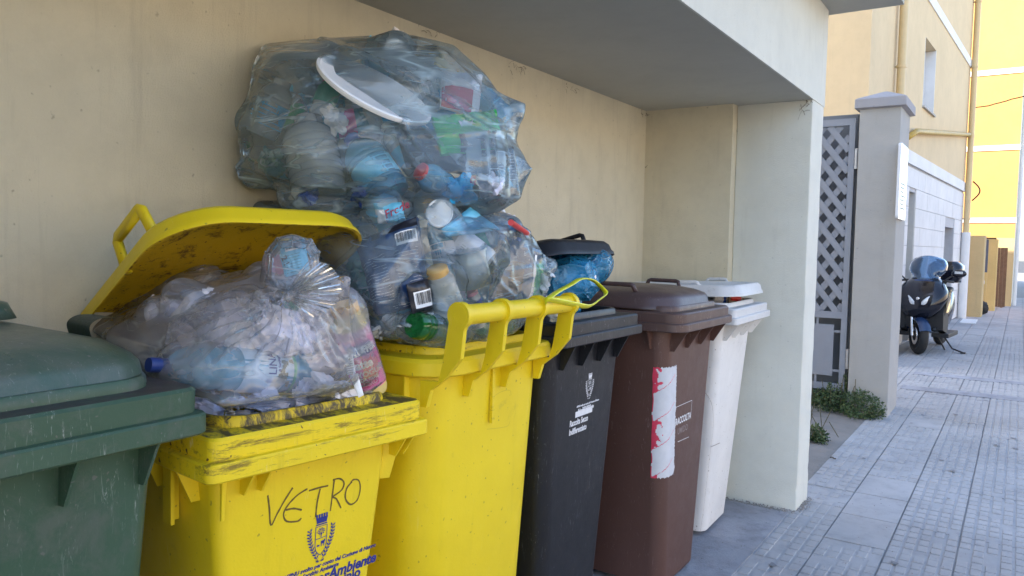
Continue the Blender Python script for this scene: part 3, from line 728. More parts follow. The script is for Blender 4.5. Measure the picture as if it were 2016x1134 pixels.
def crest(parent, mat, M, c, s):
    """town arms: mural crown, shield with tree and animal, two laurel branches"""
    m = mat_at(M, c)
    def poly(bm, pts, off=0):
        bm.faces.new([bm.verts.new(m @ Vector((x*s, y*s, .0006+off))) for x, y in pts])
    bm = bmesh.new(); n = m.to_3x3() @ Vector((0, 0, 1))
    # crown
    poly(bm, [(-.17, .62), (.17, .62), (.21, .80), (-.21, .80)])
    for i in range(5):
        x = -.21+i*.0875; poly(bm, [(x, .80), (x+.055, .80), (x+.06, .90), (x-.005, .90)])
    poly(bm, [(-.20, .56), (.20, .56), (.19, .60), (-.19, .60)])
    # shield outline
    sh = [(-.20, .52), (.20, .52), (.20, -.05), (.16, -.22), (.08, -.32), (0, -.38), (-.08, -.32), (-.16, -.22), (-.20, -.05), (-.20, .52)]
    ribbon(bm, [m @ Vector((x*s, y*s, .0006)) for x, y in sh], .022*s, n)
    ribbon(bm, [m @ Vector((x*s, y*s, .0006)) for x, y in ((-.2, .14), (.2, .16))], .02*s, n)
    # tree in the upper field
    for k in range(9):
        a = k*2*math.pi/9; poly(bm, [(.02*math.cos(a), .34+.02*math.sin(a)), (.13*math.cos(a-.2), .36+.11*math.sin(a-.2)), (.13*math.cos(a+.2), .36+.11*math.sin(a+.2))])
    poly(bm, [(-.015, .18), (.015, .18), (.012, .34), (-.012, .34)])
    # animal in the lower field
    poly(bm, [(.0, .05), (.10, .06), (.14, .10), (.16, .06), (.13, -.02), (.12, -.12), (.10, -.12), (.095, -.04), (.04, -.04), (.03, -.12), (.01, -.12), (.01, -.03)])
    poly(bm, [(-.14, -.10), (-.03, -.10), (-.05, -.05), (-.13, -.04)])
    # laurel branches
    for sg in (-1, 1):
        st = [(sg*(.06+.34*math.sin(t*1.75)), -.56+.98*t) for t in [i/10 for i in range(11)]]
        ribbon(bm, [m @ Vector((x*s, y*s, .0006)) for x, y in st], .018*s, n)
        for i, (x, y) in enumerate(st[1:]):
            for q in (-1, 1):
                a = math.pi/2 - sg*.25 + q*.75; l = .135
                dx, dy = math.cos(a)*l, math.sin(a)*l; nx, ny = -dy*.20, dx*.20
                poly(bm, [(x, y), (x+dx*.5+nx, y+dy*.5+ny), (x+dx, y+dy), (x+dx*.5-nx, y+dy*.5-ny)])
        for k in range(3):
            poly(bm, [(sg*.02*k, -.55-.03*k), (sg*(.10+.02*k), -.60+.02*k), (sg*(.11+.02*k), -.56+.03*k)])
    bmesh.ops.recalc_face_normals(bm, faces=bm.faces)
    for f in bm.faces:
        if f.normal.dot(n) < 0: f.normal_flip()
    return obj('printed_crest', bm, mat, parent)

# --- green bin, nearest
G, gg = wheelie('dark green wheeled bin with a closed domed lid, nearest the camera', (-1.585, .545, 0), R_(1.5), .62, .70, 1.175, M_green, (M_green, plastic('grimy_green_plastic', (.05, .085, .06), samt=.3, damt=.95, dirt=(.05, .045, .05), dlo=.38, dhi=.52, rough=.4)), M_green, under=.088, front_inset=.07, taper=(.06, .07))
M_gl = plastic('weathered_green_lid', (.045, .088, .060), samt=.35, damt=.5, dirt=(.14, .14, .13), rough=.25, dlo=.42, dhi=.64, dscale=5, faded=(.06, .105, .08))
gl = add_lid(G, gg, M_gl, M_green, rot=R_(-1), handles=False, hx=.305, hy=.272, rf=.11, dome=.098)
bm = bmesh.new()
P = [Vector((.37, .235, .065)), Vector((.37, .228, .088)), Vector((.372, .233, .101)), Vector((.376, .250, .109)), Vector((.38, .278, .108))]
P = smoothline(P, 4); A = []
for p in P: A.append((bm.verts.new(p+Vector((-.042, 0, 0))), bm.verts.new(p+Vector((.042, 0, 0)))))
for (a, b), (c, d) in zip(A, A[1:]): bm.faces.new((a, b, d, c))
sol = bmesh.ops.solidify(bm, geom=bm.faces, thickness=.006)
obj('lid_handle', bm, M_gl, gl, smooth=True, angle=40)
bm = bmesh.new(); loft(bm, [rr(.12, .19, .05, .098, 6, cx=.13), rr(.11, .18, .05, .128, 6, cx=.125), rr(.08, .15, .05, .140, 6, cx=.12)])
obj('lid_hump', bm, M_gl, gl, smooth=True)

# --- yellow glass bin with the open lid
V, vg = wheelie('yellow wheeled bin marked VETRO, lid swung open over its transparent sack', (-1.562, 1.185, 0), R_(-6.5), .575, .69, 1.066, M_yellow, (M_yrim, M_yledge, M_yledge), M_yellow, under=.085, corner=.022, body_corner=.03, fins=0)
lidv = add_lid(V, vg, M_yellow, M_yunder, rot=R_(29.5), hinge=(-.33, 0, 1.20), hx=.29, hy=.278, rf=.15, dome=.075, hx0=-.05, hlen=.17, hh=.085, hr=.0105)
hitV, MV, nV = face_plane(V, vg)
bm = bmesh.new()
for st in ([(527, 975), (530, 1000), (533, 1034), (545, 1012), (560, 985), (576, 960)],
           [(605, 962), (585, 975), (566, 995), (558, 1012), (564, 1026), (585, 1026), (593, 1020)], [(562, 1004), (578, 1001), (594, 1004)],
           [(608, 966), (628, 960), (646, 956)], [(630, 962), (624, 990), (621, 1018)],
           [(658, 944), (654, 975), (650, 1006)], [(655, 945), (668, 942), (677, 950), (672, 965), (655, 978), (662, 982), (671, 1000)],
           [(693, 948), (682, 962), (680, 982), (690, 993), (703, 984), (709, 962), (706, 946), (696, 944), (690, 950)]):
    ribbon(bm, [hitV(*p, .0007) for p in smoothline([(a, b, 0) for a, b in st], 4) for p in [(p[0], p[1])]], .0042, nV, .5)
for f in bm.faces:
    f.normal_update()
    if f.normal.dot(nV) < 0: f.normal_flip()
obj('handwritten_word', bm, M_marker, V)
crest(V, M_blue, MV, hitV(631, 1068), .078)
p = hitV(560, 1137); textmesh('printed_text', "ASPNU svolto per conto del Comune di Nuoro\n              Servizio Ambiente", .0135, M_blue, mat_at(MV, hitV(556, 1143)), V, shear=.2, bold=.0004)
textmesh('printed_text', "NuorAmbiente", .036, M_blue, mat_at(MV, hitV(588, 1163)), V, bold=.0012, shear=.2)
textmesh('printed_text', "Condominio", .034, M_blue, mat_at(MV, hitV(590, 1180)), V, bold=.0012)
# long ribs and brackets under its rim
bm = bmesh.new(); loft(bm, [rr(.004, .004, .002, vg['zt']-.10, 2, cx=vg['hx']-vg['ix']+.012, cy=-vg['hy']+vg['iy']+.012), rr(.005, .006, .002, vg['zt'], 2, cx=vg['hx']-vg['ix']+.02, cy=-vg['hy']+vg['iy']+.012)]); obj('rib', bm, M_yellow, V)
for y in (-.17, -.13, .24, .265): fin(V, M_yellow, (vg['hx']-vg['ix'], y, vg['zt']), .055, .06, .005, (1, 0, 0))
fin(V, M_yellow, (vg['hx']-vg['ix']-.02, vg['hy']-vg['iy']-.002, vg['zt']), .05, .12, .006, (.5, 1, 0))
bm = bmesh.new(); box(bm, (.10, -vg['hy']+.028, vg['zt']-.135), (.135, -vg['hy']+.036, vg['zt']-.001)); box(bm, (.10, -vg['hy']+.0365, vg['zt']-.135), (.106, -vg['hy']+.06, vg['zt']-.001)); obj('side_bracket', bm, M_yellow, V)

# --- tall yellow bin, its handle side to the street
Y, yg = wheelie('tall yellow wheeled bin without lid, rod handle to the street, heaped with clear sacks', (-1.54, 1.80, 0), R_(0), .64, .66, 1.150, M_yellow, (M_yellow, M_yellow, M_yrim), M_yellow, under=.050, corner=.11, body_corner=.10, fins=0, front_inset=.05, taper=(.05, .05), side_inset=.022, single=True)
hx, hy = yg['hx'], yg['hy']
def arm(y, yth=.024):
    bm = bmesh.new(); t = yth/2
    prof = [(hx+.020, 1.148), (hx+.040, 1.265), (hx+.055, 1.298), (hx+.085, 1.298), (hx+.098, 1.268), (hx+.084, 1.235), (hx+.076, 1.165), (hx+.030, 1.112), (hx-.018, 1.076), (hx-.032, 1.03), (hx-.052, 1.03), (hx-.052, 1.098), (hx+.006, 1.100)]
    a = [bm.verts.new((x, y-t, z)) for x, z in prof]; b = [bm.verts.new((x, y+t, z)) for x, z in prof]
    bm.faces.new(a); bm.faces.new(list(reversed(b))); n = len(prof)
    for i in range(n): bm.faces.new((a[i], b[i], b[(i+1) % n], a[(i+1) % n]))
    bmesh.ops.recalc_face_normals(bm, faces=bm.faces)
    bmesh.ops.triangulate(bm, faces=[f for f in bm.faces if len(f.verts) > 4])
    return obj('handle_bracket', bm, M_yellow, Y)
ys = [-.315, -.135, .045, .225]
for y in ys: arm(y, .014)
hb = link('rod_handle', None, Y) if False else None
bm = bmesh.new()
rings = []
n = 20; rx, rz = hx+.068, 1.272
for y, r in ((-.275, .013), (-.325, .013), (-.325, .026), (.25, .026)):
    rings.append([(rx+r*math.cos(2*math.pi*j/n), y, rz+r*math.sin(2*math.pi*j/n)) for j in range(n)])
loft(bm, rings); bmesh.ops.recalc_face_normals(bm, faces=bm.faces)
rod = obj('rod_handle', bm, M_yellow, Y, smooth=True, angle=40)
for y in ys:
    bm = bmesh.new(); tube(bm, [(rx, y-.009, rz), (rx, y+.009, rz)], .034, 20); obj('handle_collar', bm, M_yellow, rod, smooth=True, angle=40)
bm = bmesh.new(); box(bm, (hx-.053, -.012, .93), (hx-.043, .0, 1.12)); obj('rib', bm, M_yrim, Y)
ym, MY, nY = face_plane(Y, yg)
bm = bmesh.new()
for st in ([(965, 785), (985, 772), (1003, 768), (1006, 778)], [(958, 845), (985, 842), (1000, 838), (1004, 828)], [(873, 640), (873, 660)]):
    ribbon(bm, [ym(p[0], p[1], .0004) for p in smoothline([(a, b, 0) for a, b in st], 3)], .002, nY)
obj('moulded_mark', bm, plastic('worn_yellow', (.62, .46, .02), damt=.5), Y)

# --- black bin, lid propped open by a blue sack
B, bg_ = wheelie('black wheeled bin with white print, lid propped open by a blue sack', (-1.515, 2.355, 0), R_(0), .60, .69, 1.20, M_black, (M_brim, M_brim), M_black, under=.075, corner=.02, front_inset=.07, side_inset=.035, taper=(.06, .07))
lidb = add_lid(B, bg_, M_black, M_black, rot=R_(15.5), hx=.33, hy=.262, rf=.10, dome=.085, hinge=(-.38, .03, 1.245), hx0=.08, hlen=.13, hh=.05)
hitB, MB, nB = face_plane(B, bg_)
crest(B, M_wprint, MB, hitB(1160, 765), .062)
textmesh('printed_text', "ASPNU svolto per conto del Comune di Nuoro\n                  Servizio Ambiente", .0095, M_wprint, mat_at(MB, hitB(1135, 803)), B, sx=.9, bold=.0003)
bm = bmesh.new(); m = mat_at(MB, hitB(1132, 823)); bm.faces.new([bm.verts.new(m @ Vector(p)) for p in ((0, 0, 0), (.125, 0, 0), (.125, .021, 0), (0, .021, 0))]); obj('print_panel', bm, M_wprint, B)
textmesh('printed_text', "NuorAmbiente", .019, M_wprint, mat_at(MB, hitB(1137, 813)), B, bold=.0006, shear=.2)
textmesh('printed_text', "Raccolta Secco\nIndifferenziato", .030, M_wprint, mat_at(MB, hitB(1121, 841)), B, bold=.0008, sx=.72)

# --- brown bin
Br, brg = wheelie('brown wheeled bin with a striped reflective sticker and closed lid', (-1.42, 3.135, 0), R_(0), .665, .69, 1.19, M_brown, (M_brownrim, M_brownrim), M_brown, under=.075, corner=.07, body_corner=.06, front_inset=.08, fins=4, taper=(.03, .09), side_inset=.045)
add_lid(Br, brg, M_brownlid, M_brown, rot=R_(-.5), hx=.300, hy=.295, rf=.15, dome=.085, hx0=-.04, hlen=.17, hh=.034)
hitR, MR, nR = face_plane(Br, brg)
# torn sticker following the corner of the body
M_stk = simple('sticker_white', (.62, .63, .66), .25, var=.12, vs=30); M_red = simple('sticker_red', (.62, .05, .10), .3, var=.35, vs=50)
def sticker(y0, y1, z0, z1):
    g_ = brg; xt = g_['hx']-g_['ix']; yt = g_['hy']-g_['iy']; BCr = .06
    def P(u, z, pr=.0012):       # u = arc position: 0 at the near corner's start on the street face, negative wraps to the near side
        f = (z-.03)/(g_['zt']-.03); bx = xt-g_['taper'][0]*(1-f); by = yt-g_['taper'][1]*(1-f)
        if u >= 0: return Vector((bx+pr, -by+BCr+u, z))
        a = u/BCr
        if a > -math.pi/2: return Vector((bx-BCr+(BCr+pr)*math.cos(a), -by+BCr+(BCr+pr)*math.sin(a), z))
        return Vector((bx-BCr-(u+BCr*math.pi/2)*-1, -by-pr, z))
    nz, nu = 150, 36; bm = bmesh.new(); V_ = []
    rnd = random.Random(2)
    for i in range(nz+1):
        z = z0+(z1-z0)*i/nz; e0 = .004*noise.noise(Vector((z*20, 0, 0))); e1 = .010*noise.noise(Vector((z*35, 5, 0)))+.006*noise.noise(Vector((z*120, 5, 0)))
        V_.append([bm.verts.new(P(y0+e0+(y1+e1-y0-e0)*j/nu, z + (.008*noise.noise(Vector((j*.6, i//nz*3, 1))) if i in (0, nz) else 0))) for j in range(nu+1)])
    for i in range(nz):
        for j in range(nu):
            f = bm.faces.new((V_[i][j], V_[i][j+1], V_[i+1][j+1], V_[i+1][j]))
            zc = z0+(z1-z0)*(i+.5)/nz; uc = (j+.5)/nu
            k = (zc-uc*.085-z0)/(.118); band = int(math.floor(k)) % 2
            pr = max(0, 1-uc/(.42 if band else .06))*.9 + .5*noise.noise(Vector((zc*55, uc*9, 0)))
            f.material_index = 1 if pr > .52 or (abs(k-round(k)) < .012 and uc < .9) else 0
    for e in bm.verts: pass
    bmesh.ops.recalc_face_normals(bm, faces=bm.faces)
    return obj('reflective_sticker', bm, [M_stk, M_red], Br, smooth=True)
STK = sticker(-.09, .050, .50, .965)
textmesh('printed_text', "RACCOLTA", .040, M_wprint, mat_at(MR, hitR(1329, 838)), Br, bold=.001, sx=.85)
textmesh('printed_text', "UMIDO", .038, simple('faded_print', (.24, .19, .18), .6, var=.5, vs=90), mat_at(MR, hitR(1333, 856)), Br, bold=.0005, sx=.95)
bm = bmesh.new()
for st in ([(1328, 803), (1362, 788)], [(1328, 803), (1326, 836)], [(1362, 788), (1360, 818)], [(1334, 870), (1356, 860)]): ribbon(bm, [hitR(*p) for p in st], .0022, nR)
obj('printed_frame', bm, M_wprint, Br)

# --- white bin, farthest
W, wg = wheelie('white wheeled bin with scuffed sides, lid held ajar by rubbish, farthest along', (-1.435, 3.83, 0), R_(2), .66, .68, 1.165, M_white, (M_whiterim, M_whiterim), M_white, under=.075, corner=.02, body_corner=.045, front_inset=.085, taper=(.08, .085))
add_lid(W, wg, M_whiterim, M_whiterim, rot=R_(1.8), hx=.34, hy=.29, rf=.12, dome=.062, hinge=(-.35, 0, 1.20), handles=True, hh=.024, hx0=.02, hlen=.12)
hitW, MW, nW = face_plane(W, wg)
bm = bmesh.new()
for st in ([(1375, 765), (1390, 775), (1402, 800), (1404, 840), (1399, 880)], [(1399, 880), (1417, 872)], [(1399, 880), (1385, 1000), (1378, 1050)], [(1371, 895), (1373, 860)]):
    ribbon(bm, [hitW(p[0], p[1], .0005) for p in smoothline([(a, b, 0) for a, b in st], 4)], .0035, nW, .6)
obj('moulded_seam', bm, simple('grimy_seam', (.25, .21, .18), .7, var=.4, vs=60), W)
#@@SPLIT2@@
# ================================================================== CONTENTS OF THE SACKS
M_pet = glassy('clear_bottle_plastic', (.94, .98, 1.0), .38, (.78, .90, .97))
M_petblue = glassy('blue_bottle_plastic', (.60, .84, .97), .48, (.22, .64, .95))
M_petgreen = glassy('green_bottle_plastic', (.12, .55, .22), .5, (.02, .22, .05))
M_milk = glassy('milky_plastic', (.75, .80, .82), .62, (.84, .90, .94), .2)
M_lilac = simple('lilac_paper', (.76, .76, .90), .6, var=.1, vs=40)
M_paper = simple('white_paper', (.86, .85, .90), .6, var=.1, vs=30)
M_whitep = simple('white_plastic', (.90, .91, .92), .35, var=.04)
M_lblue = simple('light_blue_print', (.16, .58, .84), .4, var=.15, vs=30)
M_cyan = simple('sky_blue_print', (.02, .42, .80), .35, var=.2, vs=30)
M_navy = simple('navy_foil', (.022, .055, .14), .3, var=.35, vs=20)
M_blackf = simple('black_foil', (.018, .018, .026), .3, var=.3)
M_greenf = simple('green_foil', (.015, .36, .06), .3, var=.3, vs=20)
M_teal = simple('teal_film', (.10, .33, .33), .3, var=.3)
M_royal = simple('royal_blue_film', (.03, .09, .45), .35, var=.3)
M_red = simple('red_plastic', (.68, .03, .03), .35)
M_pink = simple('pink_print', (.82, .10, .38), .35, var=.12, vs=20)
M_mag = simple('magenta_print', (.75, .01, .20), .35)
M_pinkc = simple('pale_pink_plastic', (.72, .30, .45), .4)
M_orange = simple('amber_cap', (.78, .40, .03), .35, var=.1)
M_yelc = simple('cream_yellow', (.72, .58, .22), .4)
M_brownf = simple('brown_foil', (.10, .055, .03), .35, var=.3)
M_ink = simple('black_ink', (.01, .01, .012), .6)
M_ws = simple('fine_white_print', (.55, .58, .62), .5)
M_grn2 = simple('leaf_green_print', (.03, .38, .22), .4)

def crumple(name, label, cat, c, r, mat, seed=0, sq=(1, 1, 1), sub=4, group=None, amp=.35):
    rnd = random.Random(seed); off = Vector((rnd.random()*50, rnd.random()*50, rnd.random()*50))
    bm = bmesh.new(); bmesh.ops.create_icosphere(bm, subdivisions=sub, radius=1)
    Rm = Matrix.Rotation(rnd.random()*6, 3, Vector((rnd.random(), rnd.random(), rnd.random()+.1)).normalized())
    for v in bm.verts:
        d = v.co.normalized(); q = d*2.1+off
        n = noise.noise(q*.8)*1.3 + .42*(1-2*abs(noise.noise(q*1.7))) + .10*(1-2*abs(noise.noise(q*4.2)))
        p = Rm @ Vector((d.x*sq[0], d.y*sq[1], d.z*sq[2])); v.co = p*r*(1+amp*(n-.4))
    for f in bm.faces: pass
    o = obj(name, bm, mat, smooth=True, angle=38); o.location = c
    return tag(o, label, cat, group)
def bottle(label, a, b, r, m_body, m_cap, neck=.36, lab=None, cap_r=.36, ribs=True, name='plastic_bottle', cat='bottle', hint=None, group=None, shoulder=.62):
    """a = base centre, b = top of cap"""
    a, b = Vector(a), Vector(b); L = (b-a).length
    t = bpy.data.objects.new(name, None); COL.objects.link(t); t.matrix_world = frame(a, b-a, hint or (CAM-a)); tag(t, label, cat, group); t.empty_display_size = .05
    prof = [(r*.55, .004), (r*.9, 0), (r, .012)]
    if ribs:
        k = 7
        for i in range(k):
            z = .02+(L*shoulder-.02)*i/k; dz = (L*shoulder-.02)/k
            prof += [(r, z), (r, z+dz*.7), (r*.955, z+dz*.85)]
    zs = L*shoulder
    for i in range(7):
        u = i/6; prof.append((r*(cap_r*.92+(1-cap_r*.92)*math.cos(u*math.pi/2)**.8), zs+(L*.9-zs)*u))
    prof.append((r*cap_r*.88, L*.93))
    bm = bmesh.new(); lathe(bm, prof, 28)
    for v in bm.verts:
        if v.co.z > .02 and v.co.z < zs: q = .05*noise.noise(Vector((v.co.x*14, v.co.y*14, v.co.z*9))+a*7); v.co.x *= 1+q; v.co.y *= 1+q
    body = obj('bottle_body', bm, m_body, t, smooth=True, angle=60)
    if m_cap:
        bm = bmesh.new(); lathe(bm, [(r*cap_r, L*.90), (r*cap_r*1.03, L*.905), (r*cap_r*1.03, L*.99), (r*cap_r*.95, L)], 24); obj('cap', bm, m_cap, t, smooth=True, angle=40)
    if lab:
        for z0, z1, m in lab:
            bm = bmesh.new(); lathe(bm, [(r*1.012, L*z0), (r*1.016, L*(z0+z1)/2), (r*1.012, L*z1)], 36, cap=False); obj('label_band', bm, m, t, smooth=True)
    return t, L
def wrap(t, body, size, r, ang, z, mat, rot=0, bold=.0004, sx=1):
    """lettering bent round a bottle; ang 0 = towards the camera"""
    M = Matrix.Rotation(rot, 4, 'Z')
    o = textmesh('printed_text', body, size, mat, M, t, bold=bold, sx=sx, ext=0)
    for v in o.data.vertices:
        u, h = v.co.x, v.co.y; th = ang+u/r; v.co = Vector((math.cos(th)*r*1.024, math.sin(th)*r*1.024, z+h))
    return o
def cup(label, a, b, r0, r1, m_body, m_lid, name='plastic_tub', cat='tub', band=None, group=None):
    a, b = Vector(a), Vector(b); L = (b-a).length
    t = bpy.data.objects.new(name, None); COL.objects.link(t); t.matrix_world = frame(a, b-a, (0, 0, 1)); tag(t, label, cat, group); t.empty_display_size = .05
    bm = bmesh.new(); lathe(bm, [(r0*.9, .002), (r0, 0), (r0+(r1-r0)*.5, L*.5), (r1, L*.95), (r1*1.03, L*.96)], 28); obj('tub_body', bm, m_body, t, smooth=True, angle=50)
    if m_lid:
        bm = bmesh.new(); lathe(bm, [(r1*1.02, L*.95), (r1*1.08, L*.955), (r1*1.08, L*1.0), (r1*.98, L*1.01), (r1*.94, L*.99), (.002, L*.992)], 32); obj('tub_lid', bm, m_lid, t, smooth=True, angle=35)
    if band:
        bm = bmesh.new(); lathe(bm, [(r0+(r1-r0)*.2+.0012, L*.2), (r0+(r1-r0)*.8+.0012, L*.8)], 32, cap=False); obj('label_band', bm, band, t, smooth=True)
    return t
class Patch:
    """a soft pack lying between four corners (tl, tr, br, bl)"""
    def __init__(s, tl, tr, br, bl): s.c = [Vector(q) for q in (tl, tr, br, bl)]; s.n = ((s.c[3]-s.c[0]).cross(s.c[1]-s.c[0])).normalized(); s.n = s.n if s.n.dot(CAM-s.c[0]) > 0 else -s.n
    def P(s, u, v, h=0):
        tl, tr, br, bl = s.c; return tl.lerp(tr, u).lerp(bl.lerp(br, u), v) + s.n*h
def pouch(label, pc, th, mat, name='foil_pouch', cat='pouch', seed=0, wr=.006, group=None, stripes=()):
    nu, nv = 22, 26; rnd = random.Random(seed); off = Vector((rnd.random()*40, 0, 0))
    t = bpy.data.objects.new(name, None); COL.objects.link(t); t.location = pc.P(.5, 1); tag(t, label, cat, group); t.empty_display_size = .05
    def hgt(u, v):
        e = (1-(2*u-1)**4)*(1-(2*v-1)**6); w_ = 1-2*abs(noise.noise(Vector((u*5.5, v*2.2, 0))+off)); w2 = 1-2*abs(noise.noise(Vector((u*3, v*8, 4))+off))
        return th*e + wr*(w_*.8+w2*.5)
    def grid(h0, side=1, u0=0, u1=1, v0=0, v1=1, n1=nu, n2=nv):
        vs = []; o = t.location
        for j in range(n2+1):
            for i in range(n1+1):
                u = u0+(u1-u0)*i/n1; v = v0+(v1-v0)*j/n2; vs.append(pc.P(u, v, h0+side*hgt(u, v))-o)
        fs = [(j*(n1+1)+i, j*(n1+1)+i+1, (j+1)*(n1+1)+i+1, (j+1)*(n1+1)+i) for j in range(n2) for i in range(n1)]
        return vs, fs
    a, f = grid(0); b, g = grid(-.001, -.8)
    k = len(a); vs = a+b; fs = f+[tuple(k+q for q in reversed(x)) for x in g]
    per = [i for i in range(nu+1)]+[j*(nu+1)+nu for j in range(1, nv+1)]+[nv*(nu+1)+i for i in range(nu-1, -1, -1)]+[j*(nu+1) for j in range(nv-1, 0, -1)]
    for i in range(len(per)): p, q = per[i], per[(i+1) % len(per)]; fs.append((p, q, k+q, k+p))
    pydata('pouch_body', vs, fs, mat, t, True, 60)
    for (u0, u1, v0, v1, m, nm) in stripes:
        a, f = grid(.0014, 1, u0, u1, v0, v1, 10, 10); pydata(nm, a, f, m, t, True)
    t['_g'] = 0; del t['_g']
    def dashes(u0, u1, v0, v1, rows, m=M_ws, th_=.0011, seed=1, fill=.8, vert=False):
        rnd = random.Random(seed); vs, fs = [], []; o = t.location
        for r in range(rows):
            v = v0+(v1-v0)*r/max(1, rows-1); u = u0
            while u < u1:
                l = rnd.uniform(.03, .12); ue = min(u1, u+l)
                if rnd.random() < fill:
                    n = max(1, int((ue-u)/.03)); dv = th_/max(.02, (pc.c[3]-pc.c[0]).length)
                    for q in range(n):
                        ua, ub = u+(ue-u)*q/n, u+(ue-u)*(q+1)/n; s = len(vs)
                        for (x, y) in ((ua, v), (ub, v), (ub, v+dv), (ua, v+dv)): vs.append(pc.P(x, y, .0022+hgt(x, y))-o)
                        fs.append((s, s+1, s+2, s+3))
                u = ue+.012
        o_ = pydata('fine_print', vs, fs, m, t); o_['kind'] = 'stuff'; return o_
    def barcode(u0, u1, v0, v1, seed=3, vertical=True):
        rnd = random.Random(seed); o = t.location
        a, f = grid(.0016, 1, u0, u1, v0, v1, 6, 6); lab = pydata('barcode_label', a, f, M_whitep, t, True)
        vs, fs = [], []; u = u0+(u1-u0)*.06; W_ = (u1-u0)
        while u < u1-W_*.06:
            w_ = W_*rnd.choice((.012, .02, .03)); s = len(vs)
            nseg = 3
            for q in range(nseg+1):
                v = v0+(v1-v0)*(.08+.70*q/nseg)
                for x in (u, u+w_): vs.append(pc.P(x, v, .0030+hgt(x, v))-o)
            for q in range(nseg): fs.append((s+2*q, s+2*q+1, s+2*q+3, s+2*q+2))
            u += w_+W_*rnd.choice((.012, .02, .03))
        pb = pydata('barcode_bars', vs, fs, M_ink, lab); pb['kind'] = 'stuff'
    def write(body, size, u, v, m, ang=0, bold=.0004, sx=1, shear=0):
        pu = (pc.P(1, .5)-pc.P(0, .5)).normalized(); n = pc.n; up = n.cross(pu)
        M_ = Matrix((pu, up, n)).transposed().to_4x4() @ Matrix.Rotation(ang, 4, 'Z'); M_.translation = pc.P(u, v, 0)-t.location
        o_ = textmesh('printed_text', body, size, m, M_, t, bold=bold, sx=sx, ext=0, shear=shear)
        ou, ov = pc.c[1]-pc.c[0], pc.c[3]-pc.c[0]
        for q in o_.data.vertices:
            w_ = q.co+t.location-pc.c[0]; uu = w_.dot(ou)/ou.length_squared; vv = w_.dot(ov)/ov.length_squared
            q.co += n*(.0026+hgt(min(1, max(0, uu)), min(1, max(0, vv))))
    return t, dashes, barcode, write
def quad(p, d, wall=None):
    ds = d if isinstance(d, (tuple, list)) else (d,)*4
    return Patch(*[at(x, y, q) for (x, y), q in zip(p, ds)])

# ---------------- film: a hull stretched over the load, then relaxed as slack cloth
ICO = {}
def ico(n):
    if n not in ICO:
        bm = bmesh.new(); bmesh.ops.create_icosphere(bm, subdivisions=n, radius=1); bm.verts.ensure_lookup_table()
        V = np.array([v.co[:] for v in bm.verts]); F = [tuple(v.index for v in f.verts) for f in bm.faces]
        nb = np.zeros((len(V), 6), int)
        for v in bm.verts:
            q = [e.other_vert(v).index for e in v.link_edges]; nb[v.index] = (q+q)[:6]
        bm.free(); ICO[n] = (V/np.linalg.norm(V, axis=1)[:, None], F, nb)
    return ICO[n]
def vnoise(P, s, off=0):
    """cheap smooth vector of value noise: a few random plane waves"""
    rs = np.random.RandomState(int(off*10)+11); out = np.zeros(len(P))
    for k in range(14):
        d = rs.normal(size=3); d /= np.linalg.norm(d); out += np.sin(P @ d*s*rs.uniform(.6, 1.6)+rs.uniform(0, 6.3))
    return out/math.sqrt(14)
